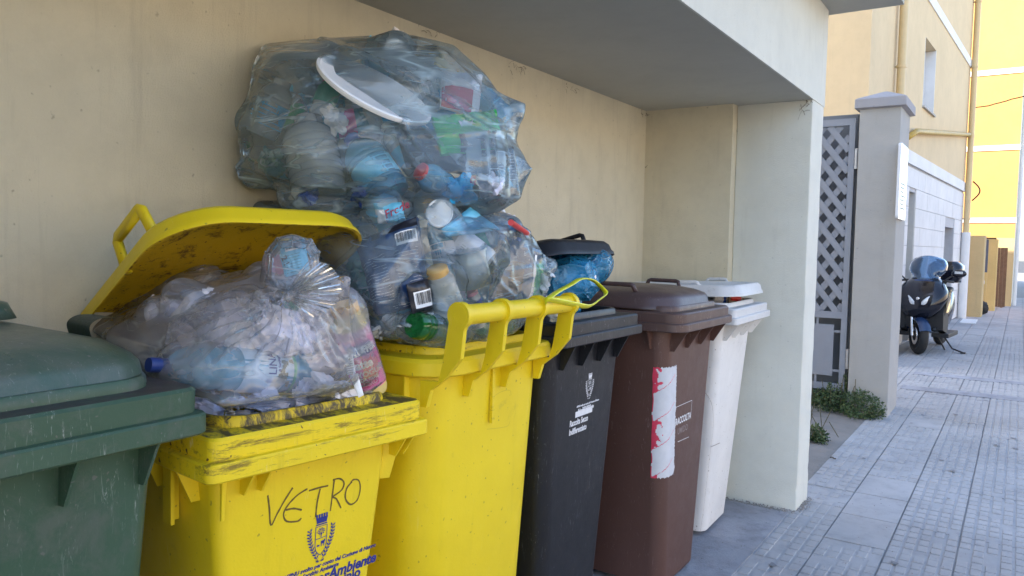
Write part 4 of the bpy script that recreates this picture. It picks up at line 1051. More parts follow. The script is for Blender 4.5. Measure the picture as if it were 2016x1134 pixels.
def film(name, label, hullpts, caps, mat, spikes=(), slack=.07, steps=46, n=7, seed=1, extra=None, gather=None, group=None, cat='sack', grav=.00018, inward=.00012, parent=None, stiff=.06, noise_amp=.0, centre=None, folds=(), fold_h=.0038, fold_w=.012):
    bm = bmesh.new()
    for p in hullpts: bm.verts.new(p)
    bmesh.ops.convex_hull(bm, input=bm.verts)
    tree = BVHTree.FromBMesh(bm); c = sum((Vector(p) for p in hullpts), Vector())/len(hullpts)
    if centre: c = Vector(centre)
    bm.free()
    U, F, nb = ico(n); P = np.zeros_like(U)
    for i, u in enumerate(U):
        h = tree.ray_cast(c, Vector(u)); P[i] = h[0] if h[0] else c
    for _ in range(3): P = P*.5 + P[nb].mean(1)*.5
    C = np.array(c)
    L0 = np.linalg.norm(P[nb]-P[:, None], axis=2)
    sl_ = 1+slack*(.55+.9*np.clip(vnoise(P, 9, seed)*.5+.5, 0, 1)); L0 = L0*sl_[:, None]
    P = P + (P-C)/np.linalg.norm(P-C, axis=1)[:, None]*(vnoise(P, 22, seed+1)*.003+vnoise(P @ np.diag([.5, .5, 1.6]), 60, seed+2)*.0016)[:, None]
    targets = []
    for sp, dist, rad in spikes:
        s_ = np.array(sp); i = np.argmin(np.linalg.norm(P-s_, axis=1)); targets.append((i, s_, np.array([i]+list(nb[i])), P[i].copy()))
    V = np.zeros_like(P)
    for it in range(steps):
        Q = P.copy(); r = P-C; rl = np.linalg.norm(r, axis=1)[:, None]
        V *= .86; V -= r/rl*inward; V[:, 2] -= grav
        P = P+V
        for k in range(3):
            D = P[nb]-P[:, None]; Ln = np.linalg.norm(D, axis=2)+1e-9; e = (Ln-L0)/Ln; e = np.where(e < 0, e*.7, e)
            P = P+(D*e[:, :, None]).sum(1)*.14
        P = P*(1-stiff)+P[nb].mean(1)*stiff
        for a, b, rad in caps:
            a_, b_ = np.array(a), np.array(b); ab = b_-a_; l2 = ab@ab+1e-9
            t = np.clip(((P-a_)@ab)/l2, 0, 1)[:, None]; q = a_+t*ab; dv = P-q; dl = np.linalg.norm(dv, axis=1)[:, None]+1e-9
            P = np.where(dl < rad+.004, q+dv/dl*(rad+.004), P)
        P[:, 0] = np.maximum(P[:, 0], XW+.008)
        if extra: P = extra(P)
        V = P-Q
    for i, s_, ring, p0 in targets:
        j_ = np.argmin(np.linalg.norm(P-s_, axis=1)); dv = s_-P[j_]; w_ = np.clip(1-np.linalg.norm(P-P[j_], axis=1)/.13, 0, 1)**2.6; P = P+dv*w_[:, None]
    if gather: P = gather(P)
    if folds:
        D = P-np.array(CAM); zd = D @ np.array(CF); X = D @ np.array(CR)/zd*FPX+IW/2; Yp = -(D @ np.array(CU))/zd*FPX+IH/2
        nrm = (P-C)/np.linalg.norm(P-C, axis=1)[:, None]; frontal = -(nrm @ np.array(CF)) > -.15
        for fi, f in enumerate(folds):
            add = np.zeros(len(P))
            for (xa, ya), (xb, yb) in zip(f, f[1:]):
                dx, dy = xb-xa, yb-ya; l2 = dx*dx+dy*dy; t = np.clip(((X-xa)*dx+(Yp-ya)*dy)/l2, 0, 1)
                dist = np.hypot(X-xa-t*dx, Yp-ya-t*dy)*zd/FPX; add = np.maximum(add, np.clip(1-dist/fold_w, 0, 1))
            P = P+nrm*(add*fold_h*(1 if fi % 4 else 1.5)*frontal)[:, None]
    me = bpy.data.meshes.new(name); me.vertices.add(len(P)); me.vertices.foreach_set('co', (P-C).ravel().astype(np.float32))
    Fa = np.array(F); me.loops.add(Fa.size); me.loops.foreach_set('vertex_index', Fa.ravel().astype(np.int32))
    me.polygons.add(len(Fa)); me.polygons.foreach_set('loop_start', np.arange(0, Fa.size, 3, dtype=np.int32)); me.update(calc_edges=True); me.validate()
    me.polygons.foreach_set('use_smooth', [True]*len(me.polygons)); me.materials.append(mat)
    o = link(name, me, parent); o.location = c
    if parent: o.matrix_parent_inverse = Matrix.Translation(parent.location).inverted()
    if cat and not parent: tag(o, label, cat, group)
    return o
def shell(outline, d, centre_px, front, back, fs=.62, bs=.7, extra=(), xmax=None):
    """hull points: silhouette at depth d, plus a smaller front and back ring"""
    P = []
    for q in outline:
        x, y = q[0], q[1]; dd = q[2] if len(q) > 2 else d
        P.append(at(x, y, dd))
        fx, fy = centre_px[0]+(x-centre_px[0])*fs, centre_px[1]+(y-centre_px[1])*fs
        P.append(at(fx, fy, front+(dd-d)*fs))
        mx, my = centre_px[0]+(x-centre_px[0])*.88, centre_px[1]+(y-centre_px[1])*.88
        P.append(at(mx, my, front*.6+d*.4+(dd-d)*.88))
        bx, by = centre_px[0]+(x-centre_px[0])*bs, centre_px[1]+(y-centre_px[1])*bs
        p = at(bx, by, back+(dd-d)*bs)
        if p.x < XW+.01: p = atx(bx, by, XW+.012)
        P.append(p)
    for i, p in enumerate(P):
        if p.x < XW+.01: P[i] = Vector((XW+.012, p.y, p.z))
    def lim(p):
        l = xmax - .55*(p.y-1.74)**2 - .5*(p.z-1.3)**2; return p if p.x < l else CAM+(p-CAM)*(l/p.x)
    if xmax: P = [lim(p) for p in P]
    return P+[Vector(e) for e in extra]

F_clear = film_mat('clear_film', (.99, .99, .995), .13, (.96, .96, 1.0), .22, 5, .08, 1.15, stretch=(.5, .5, 1.5), rot=(0, .5, 0), glint_lines=.5)
F_blue3 = film_mat('bluish_film', (.965, .99, 1.0), .135, (.70, .89, .98), .20, 3.2, .06, 1.15, stretch=(.4, .4, 2.0), rot=(.5, .55, .2), glint_lines=1.0)
F_blue2 = film_mat('smoky_film', (.965, .99, 1.0), .13, (.70, .87, .98), .22, 3.2, .06, 1.15, stretch=(.4, .4, 2.0), rot=(.7, .9, .2), glint_lines=.9)
F_sack = film_mat('blue_sack_film', (.25, .70, .93), .52, (.06, .44, .78), .7, 14, .12, 1.3)

# ---------------- sack 1: clear knotted sack in the VETRO bin
cap1 = []
pa, pb = atx(592, 734, -1.44), atx(292, 718, -1.455)
t, L = bottle('blue tinted water bottle with a pale label lying in the front sack', pa, pb, .050, M_petblue, simple('dark_blue_cap', (.02, .05, .22), .4), lab=((.155, .50, M_lblue),), shoulder=.72, cap_r=.30, hint=(CAM-pa))
for c_ in list(t.children):
    if c_.name.startswith('label_band'): c_.data.materials[0] = simple('pale_blue_label', (.50, .66, .80), .4, var=.06)
bm = bmesh.new(); lathe(bm, [(.0517, L*.135), (.0517, L*.158)], 36, cap=False); obj('green_band', bm, M_grn2, t, smooth=True)
wrap(t, "E LINAS", .030, .0505, -.55, L*.285, M_blue, rot=R_(0), sx=.85)
wrap(t, "acqua di Sardegna", .0095, .0505, -.5, L*.255, M_blue, rot=0)
bm = bmesh.new()
for k in range(26):
    rnd = random.Random(k); th = rnd.uniform(-1.0, .55); z = L*(.175+rnd.random()*.06*(1.4-th)); s_ = rnd.uniform(.003, .007); r_ = .0524
    bm.faces.new([bm.verts.new((math.cos(th+a/r_)*r_, math.sin(th+a/r_)*r_, z+b)) for a, b in ((-s_, -s_), (s_, -s_*.8), (s_*.7, s_), (-s_*.4, s_*1.2))])
o = obj('printed_picture', bm, simple('mossy_print', (.10, .12, .08), .5, var=.5), t); o['kind'] = 'stuff'
cap1.append((pa, pa.lerp(pb, .8), .052))
pa, pb = atx(733, 772, -1.315), atx(676, 598, -1.33)
t, L = bottle('pink yoghurt drink bottle with an amber cap standing in the front sack', pa, pb, .041, M_yelc, M_orange, lab=((.10, .66, M_pink), (.665, .74, M_pinkc)), ribs=False, shoulder=.70, cap_r=.80, name='yoghurt_bottle')
wrap(t, "STUFFER", .024, .0415, -.62, L*.50, M_whitep, bold=.0016, sx=.8)
bm = bmesh.new(); rg = [[(math.cos(-.75+i*.16)*.0421, math.sin(-.75+i*.16)*.0421, L*z) for i in range(11)] for z in (.475, .60)]
v0 = [[bm.verts.new(p) for p in r] for r in rg]
for i in range(10): bm.faces.new((v0[0][i], v0[0][i+1], v0[1][i+1], v0[1][i]))
obj('blue_banner', bm, M_blue, t, smooth=True)
bm = bmesh.new(); rg = [[(math.cos(-.85+i*.16)*.0421, math.sin(-.85+i*.16)*.0421, L*(z+.01*math.sin(i))) for i in range(10)] for z in (.14, .445)]
v0 = [[bm.verts.new(p) for p in r] for r in rg]
for i in range(9): bm.faces.new((v0[0][i], v0[0][i+1], v0[1][i+1], v0[1][i]))
obj('magenta_panel', bm, M_mag, t, smooth=True)
wrap(t, "latte", .030, .0415, -.60, L*.345, M_whitep, bold=.0012, sx=.9)
wrap(t, "YOGURT", .019, .0415, -.50, L*.255, simple('pale_print', (.72, .55, .62), .5), bold=.0008)
wrap(t, "DA BERE", .012, .0415, -.45, L*.205, M_whitep, bold=.0004)
wrap(t, "ZERO", .014, .0415, -.35, L*.155, M_pinkc, bold=.0006)
cap1.append((pa, pb, .040))
pc = quad(((546, 483), (598, 470), (610, 532), (562, 546)), 1.66)
t, dsh, bar, wr_ = pouch('torn blue label piece with a barcode caught in the knotted sack top', pc, .010, M_lblue, name='label_piece', cat='label', wr=.003)
bar(.30, .92, .06, .28, vertical=False); dsh(.12, .8, .40, .92, 7, M_ink, .0008); wr_("2 l", .020, .06, .40, M_ink, R_(-80))
cup('pale pink ribbed tub in the knotted top of the front sack', at(562, 520, 1.74), at(540, 522, 1.69), .024, .025, M_paper, M_pinkc)
cap1t = [(at(575, 505, 1.68), at(560, 520, 1.70), .045)]
rnd = random.Random(12)
for i, (x, y, d, r, m) in enumerate(((330, 640, 1.78, .055, M_lilac), (390, 625, 1.74, .06, M_paper), (450, 640, 1.72, .062, M_lilac), (510, 630, 1.75, .06, M_paper), (560, 655, 1.70, .055, M_lilac), (620, 650, 1.72, .055, M_paper), (300, 680, 1.85, .05, M_paper), (470, 590, 1.86, .05, M_lilac), (640, 700, 1.74, .045, M_paper), (430, 690, 1.86, .06, M_lilac), (560, 700, 1.86, .06, M_paper), (350, 600, 1.95, .05, M_lilac), (590, 610, 1.82, .04, M_paper), (660, 640, 1.80, .035, M_lilac), (400, 560, 1.92, .045, M_paper), (520, 560, 1.84, .045, M_lilac), (280, 630, 1.95, .045, M_lilac), (600, 560, 1.80, .035, M_paper), (640, 590, 1.76, .03, M_lilac), (480, 660, 1.70, .04, M_paper), (360, 660, 1.70, .035, M_lilac))):
    c_ = at(x, y, d+(.13 if x > 590 else .03)); r *= 1.15; crumple('crumpled_paper', 'one of the crumpled pale papers in the front clear sack', 'paper', c_, r, m, 100+i, (1.15, .8, .85), group='crumpled papers in the front sack', amp=.30); cap1.append((c_, c_, r*1.05))
for i, (x, y, d, r, m) in enumerate(((480, 815, 1.70, .03, M_lilac), (560, 806, 1.74, .03, M_paper), (640, 790, 1.78, .03, M_lilac), (690, 780, 1.80, .03, M_paper), (420, 820, 1.68, .03, M_paper), (450, 800, 1.68, .04, M_lilac), (530, 795, 1.72, .04, M_lilac), (600, 785, 1.74, .04, M_lilac), (640, 760, 1.74, .035, M_paper), (400, 795, 1.66, .035, M_lilac))):
    c_ = at(x, y, d); crumple('crumpled_film', 'one of the crumpled wrappers low in the front sack', 'wrapper', c_, r, m, 140+i, (1.3, .9, .6), group='wrappers low in the front sack', amp=.6); cap1.append((c_, c_, r*.8))
pc = quad(((688, 738), (704, 735), (716, 778), (706, 783)), 1.70); pouch('narrow white card standing beside the pink bottle', pc, .002, M_whitep, name='card', cat='card', wr=.001)
pc = quad(((676, 700), (694, 697), (700, 735), (684, 738)), 1.72); t, dsh, bar, wr_ = pouch('small white label with barcode just left of the pink bottle', pc, .003, M_whitep, name='label_piece', cat='label', wr=.001); dsh(.1, .9, .1, .9, 8, M_ink, .0012, fill=1)
crumple('crumpled_film', 'dark teal printed scrap just below the knot of the front sack', 'wrapper', at(572, 592, 1.64), .022, M_teal, 77, (1.3, .8, .5))
binv = V.matrix_world if False else (Matrix.Translation(V.location) @ Matrix.Rotation(V.rotation_euler[2], 4, 'Z'))
invV = np.array(binv.inverted()); fwdV = np.array(binv)
def inbin(inv_, fwd_, hx_, hy_, zt_, front=0):
    def f(P):
        Q = P @ inv_[:3, :3].T + inv_[:3, 3]; low = Q[:, 2] < zt_
        k = np.clip((Q[:, 2]-(zt_-.03))/.06, 0, 1); k = np.where(low, 0, k)
        lim_x = hx_; lim_y = hy_
        Q[:, 0] = np.where(low, np.clip(Q[:, 0], -lim_x, lim_x), Q[:, 0]); Q[:, 1] = np.where(low, np.clip(Q[:, 1], -lim_y, lim_y), Q[:, 1])
        if front: Q[:, 0] = np.where(Q[:, 2] < 1.33, np.minimum(Q[:, 0], front), Q[:, 0])
        Q[:, 2] = np.maximum(Q[:, 2], .80)
        return Q @ fwd_[:3, :3].T + fwd_[:3, 3]
    return f
knot = at(562, 582, 1.56)
def gather1(P):
    K = np.array(knot); r = P-K; dl = np.linalg.norm(r, axis=1); ax = np.array(CU*.6-CF*.6); ax /= np.linalg.norm(ax)
    e1 = np.cross(ax, [0, 0, 1.]); e1 /= np.linalg.norm(e1); e2 = np.cross(ax, e1); th = np.arctan2(r@e1, r@e2)
    w_ = np.exp(-(dl/.16)**2)*np.clip(dl/.03, 0, 1); amp = .011*w_*(np.sin(th*19+3*np.sin(dl*30))+.6*np.sin(th*31+1.3))
    dirn = r/(dl[:, None]+1e-6); return P+ax[None]*amp[:, None]
hp = shell([(165, 645, 1.95), (235, 600, 1.95), (330, 563, 1.92), (450, 530, 1.88), (560, 500, 1.84), (640, 520, 1.84), (690, 560, 1.82), (724, 640, 1.82), (748, 700, 1.84), (762, 776, 1.86), (620, 812, 1.74), (480, 838, 1.62), (395, 845, 1.58), (300, 800, 1.60), (215, 690, 1.8)], 1.78, (500, 690), 1.56, 2.05, .66, .8, extra=[knot])
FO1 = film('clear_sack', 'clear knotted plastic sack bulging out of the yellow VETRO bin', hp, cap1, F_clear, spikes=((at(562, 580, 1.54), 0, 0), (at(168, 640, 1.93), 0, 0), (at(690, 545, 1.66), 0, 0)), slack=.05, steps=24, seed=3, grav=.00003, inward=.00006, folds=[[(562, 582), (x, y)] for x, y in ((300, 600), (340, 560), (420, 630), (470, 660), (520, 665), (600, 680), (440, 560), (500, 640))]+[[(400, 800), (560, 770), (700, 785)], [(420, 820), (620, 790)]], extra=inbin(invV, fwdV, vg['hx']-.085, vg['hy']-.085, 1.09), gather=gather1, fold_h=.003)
hp = shell([(512, 470), (540, 440), (575, 434), (620, 442), (640, 470), (640, 520), (612, 560), (575, 580), (545, 568), (515, 535)], 1.66, (575, 515), 1.585, 1.74, .7, .7)
film('knotted_top', None, hp, cap1t, F_clear, spikes=((at(562, 580, 1.57), 0, 0),), slack=.08, steps=24, n=6, seed=8, parent=FO1)
bm = bmesh.new(); nt_ = 46; lay = []
for j in range(9):
    q = j/8; row_ = []
    for i in range(nt_):
        a = R_(-38)+R_(92)*i/(nt_-1); rad = .008+q*.105*(.75+.3*math.sin(a*2.2+1)); z = .012*q*math.sin(i*1.7)+.008*math.sin(i*.8)*q
        row_.append(bm.verts.new(knot + (CR*math.cos(a)+CU*math.sin(a))*rad - CF*(z+.02*math.sin(q*2.5))))
    lay.append(row_)
for j in range(8):
    for i in range(nt_-1): bm.faces.new((lay[j][i], lay[j][i+1], lay[j+1][i+1], lay[j+1][i]))
o = obj('knot_flare', bm, F_clear, FO1, smooth=True); o.matrix_parent_inverse = Matrix.Translation(FO1.location).inverted()
bm = bmesh.new(); tube(bm, [knot-CR*.02-CU*.012, knot-CR*.008+CU*.002-CF*.012, knot+CR*.008-CU*.004-CF*.014, knot+CR*.02+CU*.008], .011, 10); o = obj('knot', bm, F_clear, FO1, smooth=True); o.matrix_parent_inverse = Matrix.Translation(FO1.location).inverted()

rnd = random.Random(77)
def spare(spots, caps, where, xm=None):
    for i, (x, y, d, ang, tilt) in enumerate(spots):
        c_ = at(x, y, d)
        if xm and c_.x > xm: c_ = CAM+(c_-CAM)*(xm/c_.x)
        if c_.x < XW+.10: c_ = CAM+(c_-CAM)*((XW+.10)/c_.x)
        dv = (CR*math.cos(ang)+CU*math.sin(ang)+CF*tilt).normalized()*rnd.uniform(.08, .11); r = rnd.uniform(.031, .040)
        body = [(M_pet, 'clear'), (M_petblue, 'pale blue'), (M_milk, 'milky')][i % 3]; cp = [(M_royal, 'blue'), (M_whitep, 'white'), (M_orange, 'amber'), (M_cyan, 'sky blue')][i % 4]; lb = [M_lblue, M_cyan, M_paper, M_grn2, M_pink][i % 5]
        bottle('%s bottle with %s cap lying %s' % (body[1], cp[1], where[i]), c_-dv, c_+dv, r, body[0], cp[0], lab=((.2, .5, lb),), shoulder=.68); caps.append((c_-dv, c_+dv*.8, r*1.05))
# ---------------- sack 2: in the tall yellow bin
cap2 = []
def as2(x, y, d):
    p = at(x, y, d); return CAM+(p-CAM)*(-1.285/p.x) if p.x > -1.285 and y > 400 else p
def quad2(p, d):
    ds = d if isinstance(d, (tuple, list)) else (d,)*4
    return Patch(*[as2(x, y, q) for (x, y), q in zip(p, ds)])
def add2(pts, r):
    for p, q in zip(pts, pts[1:]): cap2.append((p, q, r))
pc = quad2(((700, 478), (822, 428), (850, 596), (742, 622)), (2.02, 2.0, 1.98, 1.98))
t, dsh, bar, wr_ = pouch('large navy foil pouch with barcode, behind the open yellow lid', pc, .030, M_navy, wr=.011, seed=4, stripes=((.0, 1.0, .01, .10, M_blackf, 'seal_strip'),))
bar(.66, .97, .13, .28); dsh(.05, .45, .32, .88, 17, M_ws, .0010, 2, .75); dsh(.6, .95, .34, .72, 11, M_ws, .0010, 5, .8); dsh(.3, .9, .955, .975, 2, M_ws, .001, 8)
add2([pc.P(.1, .1), pc.P(.1, .9), pc.P(.9, .9), pc.P(.9, .1), pc.P(.1, .1)], .014); add2([pc.P(.5, .05), pc.P(.5, .95)], .03)
pc = quad2(((800, 560), (842, 548), (852, 608), (812, 618)), 1.93); t, dsh, bar, wr_ = pouch('small black box with a barcode, low in the middle sack', pc, .012, M_blackf, name='carton', cat='carton', wr=.002, seed=2); bar(.1, .98, .30, .85); add2([pc.P(.5, .1), pc.P(.5, .9)], .03)
cup('light blue ice cream tub near the top left of the middle sack', as2(770, 448, 2.12), as2(752, 400, 2.05), .036, .048, M_lblue, M_lblue); add2([at(770, 440, 2.10), as2(755, 405, 2.06)], .05)
pc = quad2(((735, 400), (790, 398), (800, 440), (745, 440)), (2.02, 2.02, 2.03, 2.03)); t, dsh, bar, wr_ = pouch('light blue wrapper with red script beside the tub', pc, .012, M_lblue, name='wrapper', cat='wrapper', seed=6, wr=.004, stripes=((.0, .35, .3, 1, M_whitep, 'white_panel'),)); wr_("Frede", .030, .35, .75, simple('dark_red_print', (.45, .05, .10), .5), R_(25), shear=.3)
cup('round ice cream tub with a cream lid facing out, top of the middle sack', as2(835, 402, 2.14), as2(866, 420, 2.04), .032, .036, M_orange, M_whitep); add2([at(840, 405, 2.12), as2(864, 418, 2.06)], .04)
pc = quad2(((868, 452), (925, 408), (984, 452), (880, 466)), 2.04); t, dsh, bar, wr_ = pouch('sky blue carton with red script in the middle sack', pc, .02, M_lblue, name='carton', cat='carton', seed=7, wr=.004); wr_("Frede", .034, .18, .66, M_red, R_(6), shear=.3); add2([at(880, 455, 2.07), as2(970, 450, 2.07)], .04)
bottle('white bottle with an amber cap lying upright in the middle sack', as2(898, 650, 1.96), as2(858, 528, 1.98), .042, M_milk, M_orange, cap_r=.72, ribs=False, shoulder=.78); cap2.append((as2(898, 650, 1.96), as2(860, 535, 1.98), .042))
cup('clear round jar in the centre of the middle sack', as2(930, 560, 2.06), as2(918, 490, 2.05), .055, .055, M_pet, M_pet, name='plastic_jar', cat='jar'); cap2.append((as2(930, 550, 2.06), as2(918, 495, 2.05), .055))
bottle('small bottle with a pink cap in the middle sack', as2(940, 640, 2.0), as2(922, 572, 1.98), .030, M_milk, M_pinkc, cap_r=.85, ribs=False, lab=((.55, .75, M_royal),), shoulder=.75); cap2.append((as2(940, 640, 2.0), as2(922, 575, 1.98), .03))
pc = quad2(((985, 462), (1062, 492), (1052, 596), (962, 592)), (2.10, 2.16, 2.14, 2.06)); t, dsh, bar, wr_ = pouch('dark pouch with a white diagonal stripe, right of the middle sack', pc, .020, M_navy, seed=9, wr=.006, stripes=((.05, .5, .35, .95, M_brownf, 'brown_panel'), (.80, .99, .30, .98, M_greenf, 'green_panel'), (.74, .80, .15, .98, M_whitep, 'white_stripe'))); wr_("8 | |", .022, .45, .22, M_ws, R_(-15)); add2([pc.P(.1, .1), pc.P(.9, .1), pc.P(.9, .9), pc.P(.1, .9), pc.P(.1, .1)], .018); add2([pc.P(.5, .1), pc.P(.5, .9)], .022)
pc = quad2(((1030, 520), (1072, 512), (1060, 590), (1020, 606)), 2.06); pouch('bright green foil pack at the right end of the middle sack', pc, .014, M_greenf, seed=10, wr=.007); add2([pc.P(.5, .1), pc.P(.5, .9)], .02)
bm = bmesh.new(); tube(bm, [at(1006, 438, 2.12), as2(1038, 460, 2.14)], .009, 10); tag(obj('plastic_stick', bm, M_red, smooth=True, angle=50), 'red plastic stick under the film, upper right of the middle sack', 'stick'); cap2.append((as2(1006, 438, 2.12), as2(1038, 460, 2.14), .01))
bottle('dark green bottle lying at the bottom of the middle sack', as2(815, 640, 1.95), as2(905, 655, 2.05), .036, M_petgreen, None); cap2.append((as2(820, 640, 1.95), as2(890, 652, 2.03), .036))
bottle('dark green bottle end behind the rod handle', as2(1000, 635, 2.05), as2(925, 645, 1.98), .034, M_petgreen, None); cap2.append((as2(1000, 635, 2.05), as2(940, 645, 2.0), .034))
NM = {'p': (M_pet, 'clear bottle'), 'b': (M_petblue, 'blue tinted bottle'), 'm': (M_milk, 'milky tub'), 'w': (M_paper, 'white wrapper'), 't': (M_teal, 'teal wrapper'), 'n': (M_navy, 'navy wrapper'), 'l': (M_lblue, 'light blue wrapper'), 'l2': (M_whitep, 'white tub')}
mats2 = [NM[k] for k in 'p m b m w t p l w l2'.split()]
rnd = random.Random(21)
for i in range(34):
    x = rnd.uniform(560, 1050); y = rnd.uniform(430, 640); d = rnd.uniform(2.14, 2.42)
    if x < 720: y = rnd.uniform(410, 500); d += .1
    c_ = as2(x, y, d); c_ = CAM+(c_-CAM)*(1+rnd.uniform(.05, .16)) if x > 800 else c_
    if c_.x < XW+.07: continue
    r = rnd.uniform(.045, .07); MM_ = rnd.choice(mats2)
    crumple('crushed_plastic', 'crushed %s packed deep in the middle sack' % MM_[1], 'wrapper', c_, r, MM_[0], 200+i, (rnd.uniform(.7, 1.3), 1, rnd.uniform(.6, 1.1)), group='crushed plastic in the middle sack', amp=.5); cap2.append((c_, c_, r*.8))
for i, (x, y) in enumerate(((760, 640), (800, 635), (845, 645), (1010, 600), (1060, 560), (1040, 620), (1070, 530))):
    c_ = as2(x, y, 2.0 if x < 900 else 2.12); crumple('film_scrap', 'one of the pale film scraps along the rim of the tall yellow bin', 'wrapper', c_, .035, [M_milk, M_pet][i % 2], 260+i, (1.4, 1, .6), group='pale film scraps at the rim', amp=.6); cap2.append((c_, c_, .03))
SP2 = [(620, 430, 2.35, .3, .1), (680, 450, 2.2, 1.2, .1), (905, 470, 2.16, 2.5, .1), (960, 470, 2.3, .4, 0), (1010, 520, 2.4, 1.4, .1), (780, 600, 2.12, 2.0, .2), (960, 560, 2.3, 1.0, .1), (870, 480, 2.14, 1.8, .1)]
spare(SP2, cap2, ['behind the lid in the middle sack', 'at the left shoulder of the middle sack', 'below the sky blue carton in the middle sack', 'under the red stick in the middle sack', 'at the right end of the middle sack', 'low behind the black box in the middle sack', 'beside the striped pouch in the middle sack', 'above the amber cap in the middle sack'], -1.32)
binY = Matrix.Translation(Y.location); iY = np.array(binY.inverted()); fY = np.array(binY)
hp = shell([(470, 400, 2.32), (560, 385, 2.32), (700, 378, 2.28), (830, 372, 2.28), (940, 388, 2.3), (1018, 412, 2.3), (1062, 462, 2.28), (1092, 520, 2.28), (1088, 575, 2.26), (1040, 640, 2.2), (900, 668, 2.02), (760, 668, 2.0), (728, 625, 2.04), (680, 560, 2.06), (600, 520, 2.2), (520, 470, 2.3)], 2.22, (860, 520), 1.94, 2.52, .66, .75, xmax=-1.235)
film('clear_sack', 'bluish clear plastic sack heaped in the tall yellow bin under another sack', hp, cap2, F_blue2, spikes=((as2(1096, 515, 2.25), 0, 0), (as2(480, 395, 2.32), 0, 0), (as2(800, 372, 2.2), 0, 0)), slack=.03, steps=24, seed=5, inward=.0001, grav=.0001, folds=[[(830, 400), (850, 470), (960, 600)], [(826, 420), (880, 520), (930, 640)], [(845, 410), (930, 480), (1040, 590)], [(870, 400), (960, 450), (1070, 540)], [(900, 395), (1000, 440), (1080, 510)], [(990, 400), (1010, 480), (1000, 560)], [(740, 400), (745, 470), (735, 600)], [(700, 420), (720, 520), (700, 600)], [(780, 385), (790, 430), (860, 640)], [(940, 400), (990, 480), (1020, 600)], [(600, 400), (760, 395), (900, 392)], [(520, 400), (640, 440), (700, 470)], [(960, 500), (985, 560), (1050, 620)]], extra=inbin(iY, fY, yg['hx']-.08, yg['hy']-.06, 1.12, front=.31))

# ---------------- sack 3: on top
cap3 = []
bottle('small clear bottle with a bright blue label at the left of the top sack', at(512, 266, 2.11), at(558, 158, 2.10), .046, M_pet, M_pet, lab=((.18, .58, M_cyan),), shoulder=.68, cap_r=.5); cap3.append((at(512, 260, 2.14), at(552, 165, 2.11), .052))
disc_c = at(738, 178, 2.015); dn = (-CF*.38 + (CR*.50+CU*.78)*.92).normalized()
t = bpy.data.objects.new('tub_lid', None); COL.objects.link(t); t.matrix_world = frame(disc_c, dn, CR*.8-CU*.6); tag(t, 'large white round plastic lid pressed against the film of the top sack', 'lid')
bm = bmesh.new(); lathe(bm, [(.150, -.006), (.160, -.006), (.163, .0), (.163, .006), (.155, .008), (.148, .003), (.002, .003)], 56); obj('disc', bm, M_whitep, t, smooth=True, angle=40)
for k in range(12): a = k*math.pi/6; b = a+math.pi/6; p = disc_c+(t.matrix_world.to_3x3() @ Vector((math.cos(a), math.sin(a), 0)))*.158; q = disc_c+(t.matrix_world.to_3x3() @ Vector((math.cos(b), math.sin(b), 0)))*.158; cap3.append((p, q, .008))
cup('clear plastic cup with a blue print near the top of the top sack', at(735, 115, 2.30), at(782, 105, 2.22), .05, .058, M_pet, M_milk, name='plastic_cup', cat='cup', band=M_lblue); cap3.append((at(740, 115, 2.30), at(780, 105, 2.22), .06))
bottle('milky white jug in the lower left of the top sack', at(630, 385, 2.16), at(600, 230, 2.2), .078, M_milk, M_milk, cap_r=.4, shoulder=.68); cap3.append((at(628, 375, 2.16), at(606, 260, 2.2), .08))
bottle('blue bottle with a pale label, low in the middle of the top sack', at(770, 385, 2.12), at(690, 270, 2.16), .062, M_petblue, M_royal, lab=((.2, .5, M_lblue),)); cap3.append((at(768, 380, 2.12), at(705, 290, 2.15), .062))
pc = quad(((868, 140), (950, 148), (942, 230), (866, 212)), (2.24, 2.26, 2.2, 2.2)); pouch('white and red carton in the upper right of the top sack', pc, .02, M_paper, name='carton', cat='carton', seed=31, wr=.005, stripes=((.03, .8, .48, .99, simple('coral_print', (.62, .06, .12), .4), 'red_panel'),)); add2_ = [pc.P(.1, .1), pc.P(.9, .1), pc.P(.9, .9), pc.P(.1, .9)]
for p, q in zip(add2_, add2_[1:]): cap3.append((p, q, .018))
pc = quad(((850, 232), (975, 218), (990, 292), (868, 306)), (2.12, 2.18, 2.16, 2.10)); t, dsh, bar, wr_ = pouch('green foil crisp packet with pale lettering in the top sack', pc, .022, M_greenf, name='foil_packet', cat='packet', seed=32, wr=.010, stripes=((.30, 1.0, .60, 1.0, M_blackf, 'black_panel'),)); wr_("Mix", .030, .35, .45, M_ws, R_(8)); cap3.append((pc.P(.1, .5), pc.P(.9, .5), .035))
pc = quad(((770, 225), (905, 285), (950, 345), (800, 330)), (2.18, 2.14, 2.14, 2.14)); pouch('black foil packet behind the green one in the top sack', pc, .02, M_blackf, name='foil_packet', cat='packet', seed=33, wr=.010); cap3.append((pc.P(.1, .5), pc.P(.9, .6), .03))
pc = quad(((925, 300), (1008, 290), (1018, 392), (960, 402)), (2.12, 2.2, 2.2, 2.12)); t, dsh, bar, wr_ = pouch('black pouch with tiny white print, lower right of the top sack', pc, .020, M_blackf, seed=34, wr=.008); dsh(.45, .9, .15, .55, 8, M_ws, .0012); dsh(.5, .9, .65, .9, 4, M_ws, .0012); cap3.append((pc.P(.3, .1), pc.P(.4, .9), .03)); cap3.append((pc.P(.85, .1), pc.P(.85, .9), .02))
bottle('crushed clear bottle with a red cap in the front of the top sack', at(880, 372, 2.10), at(826, 336, 2.03), .040, M_petblue, M_red, cap_r=.60, shoulder=.6, hint=(0, 0, 1)); cap3.append((at(875, 370, 2.1), at(832, 340, 2.05), .032))
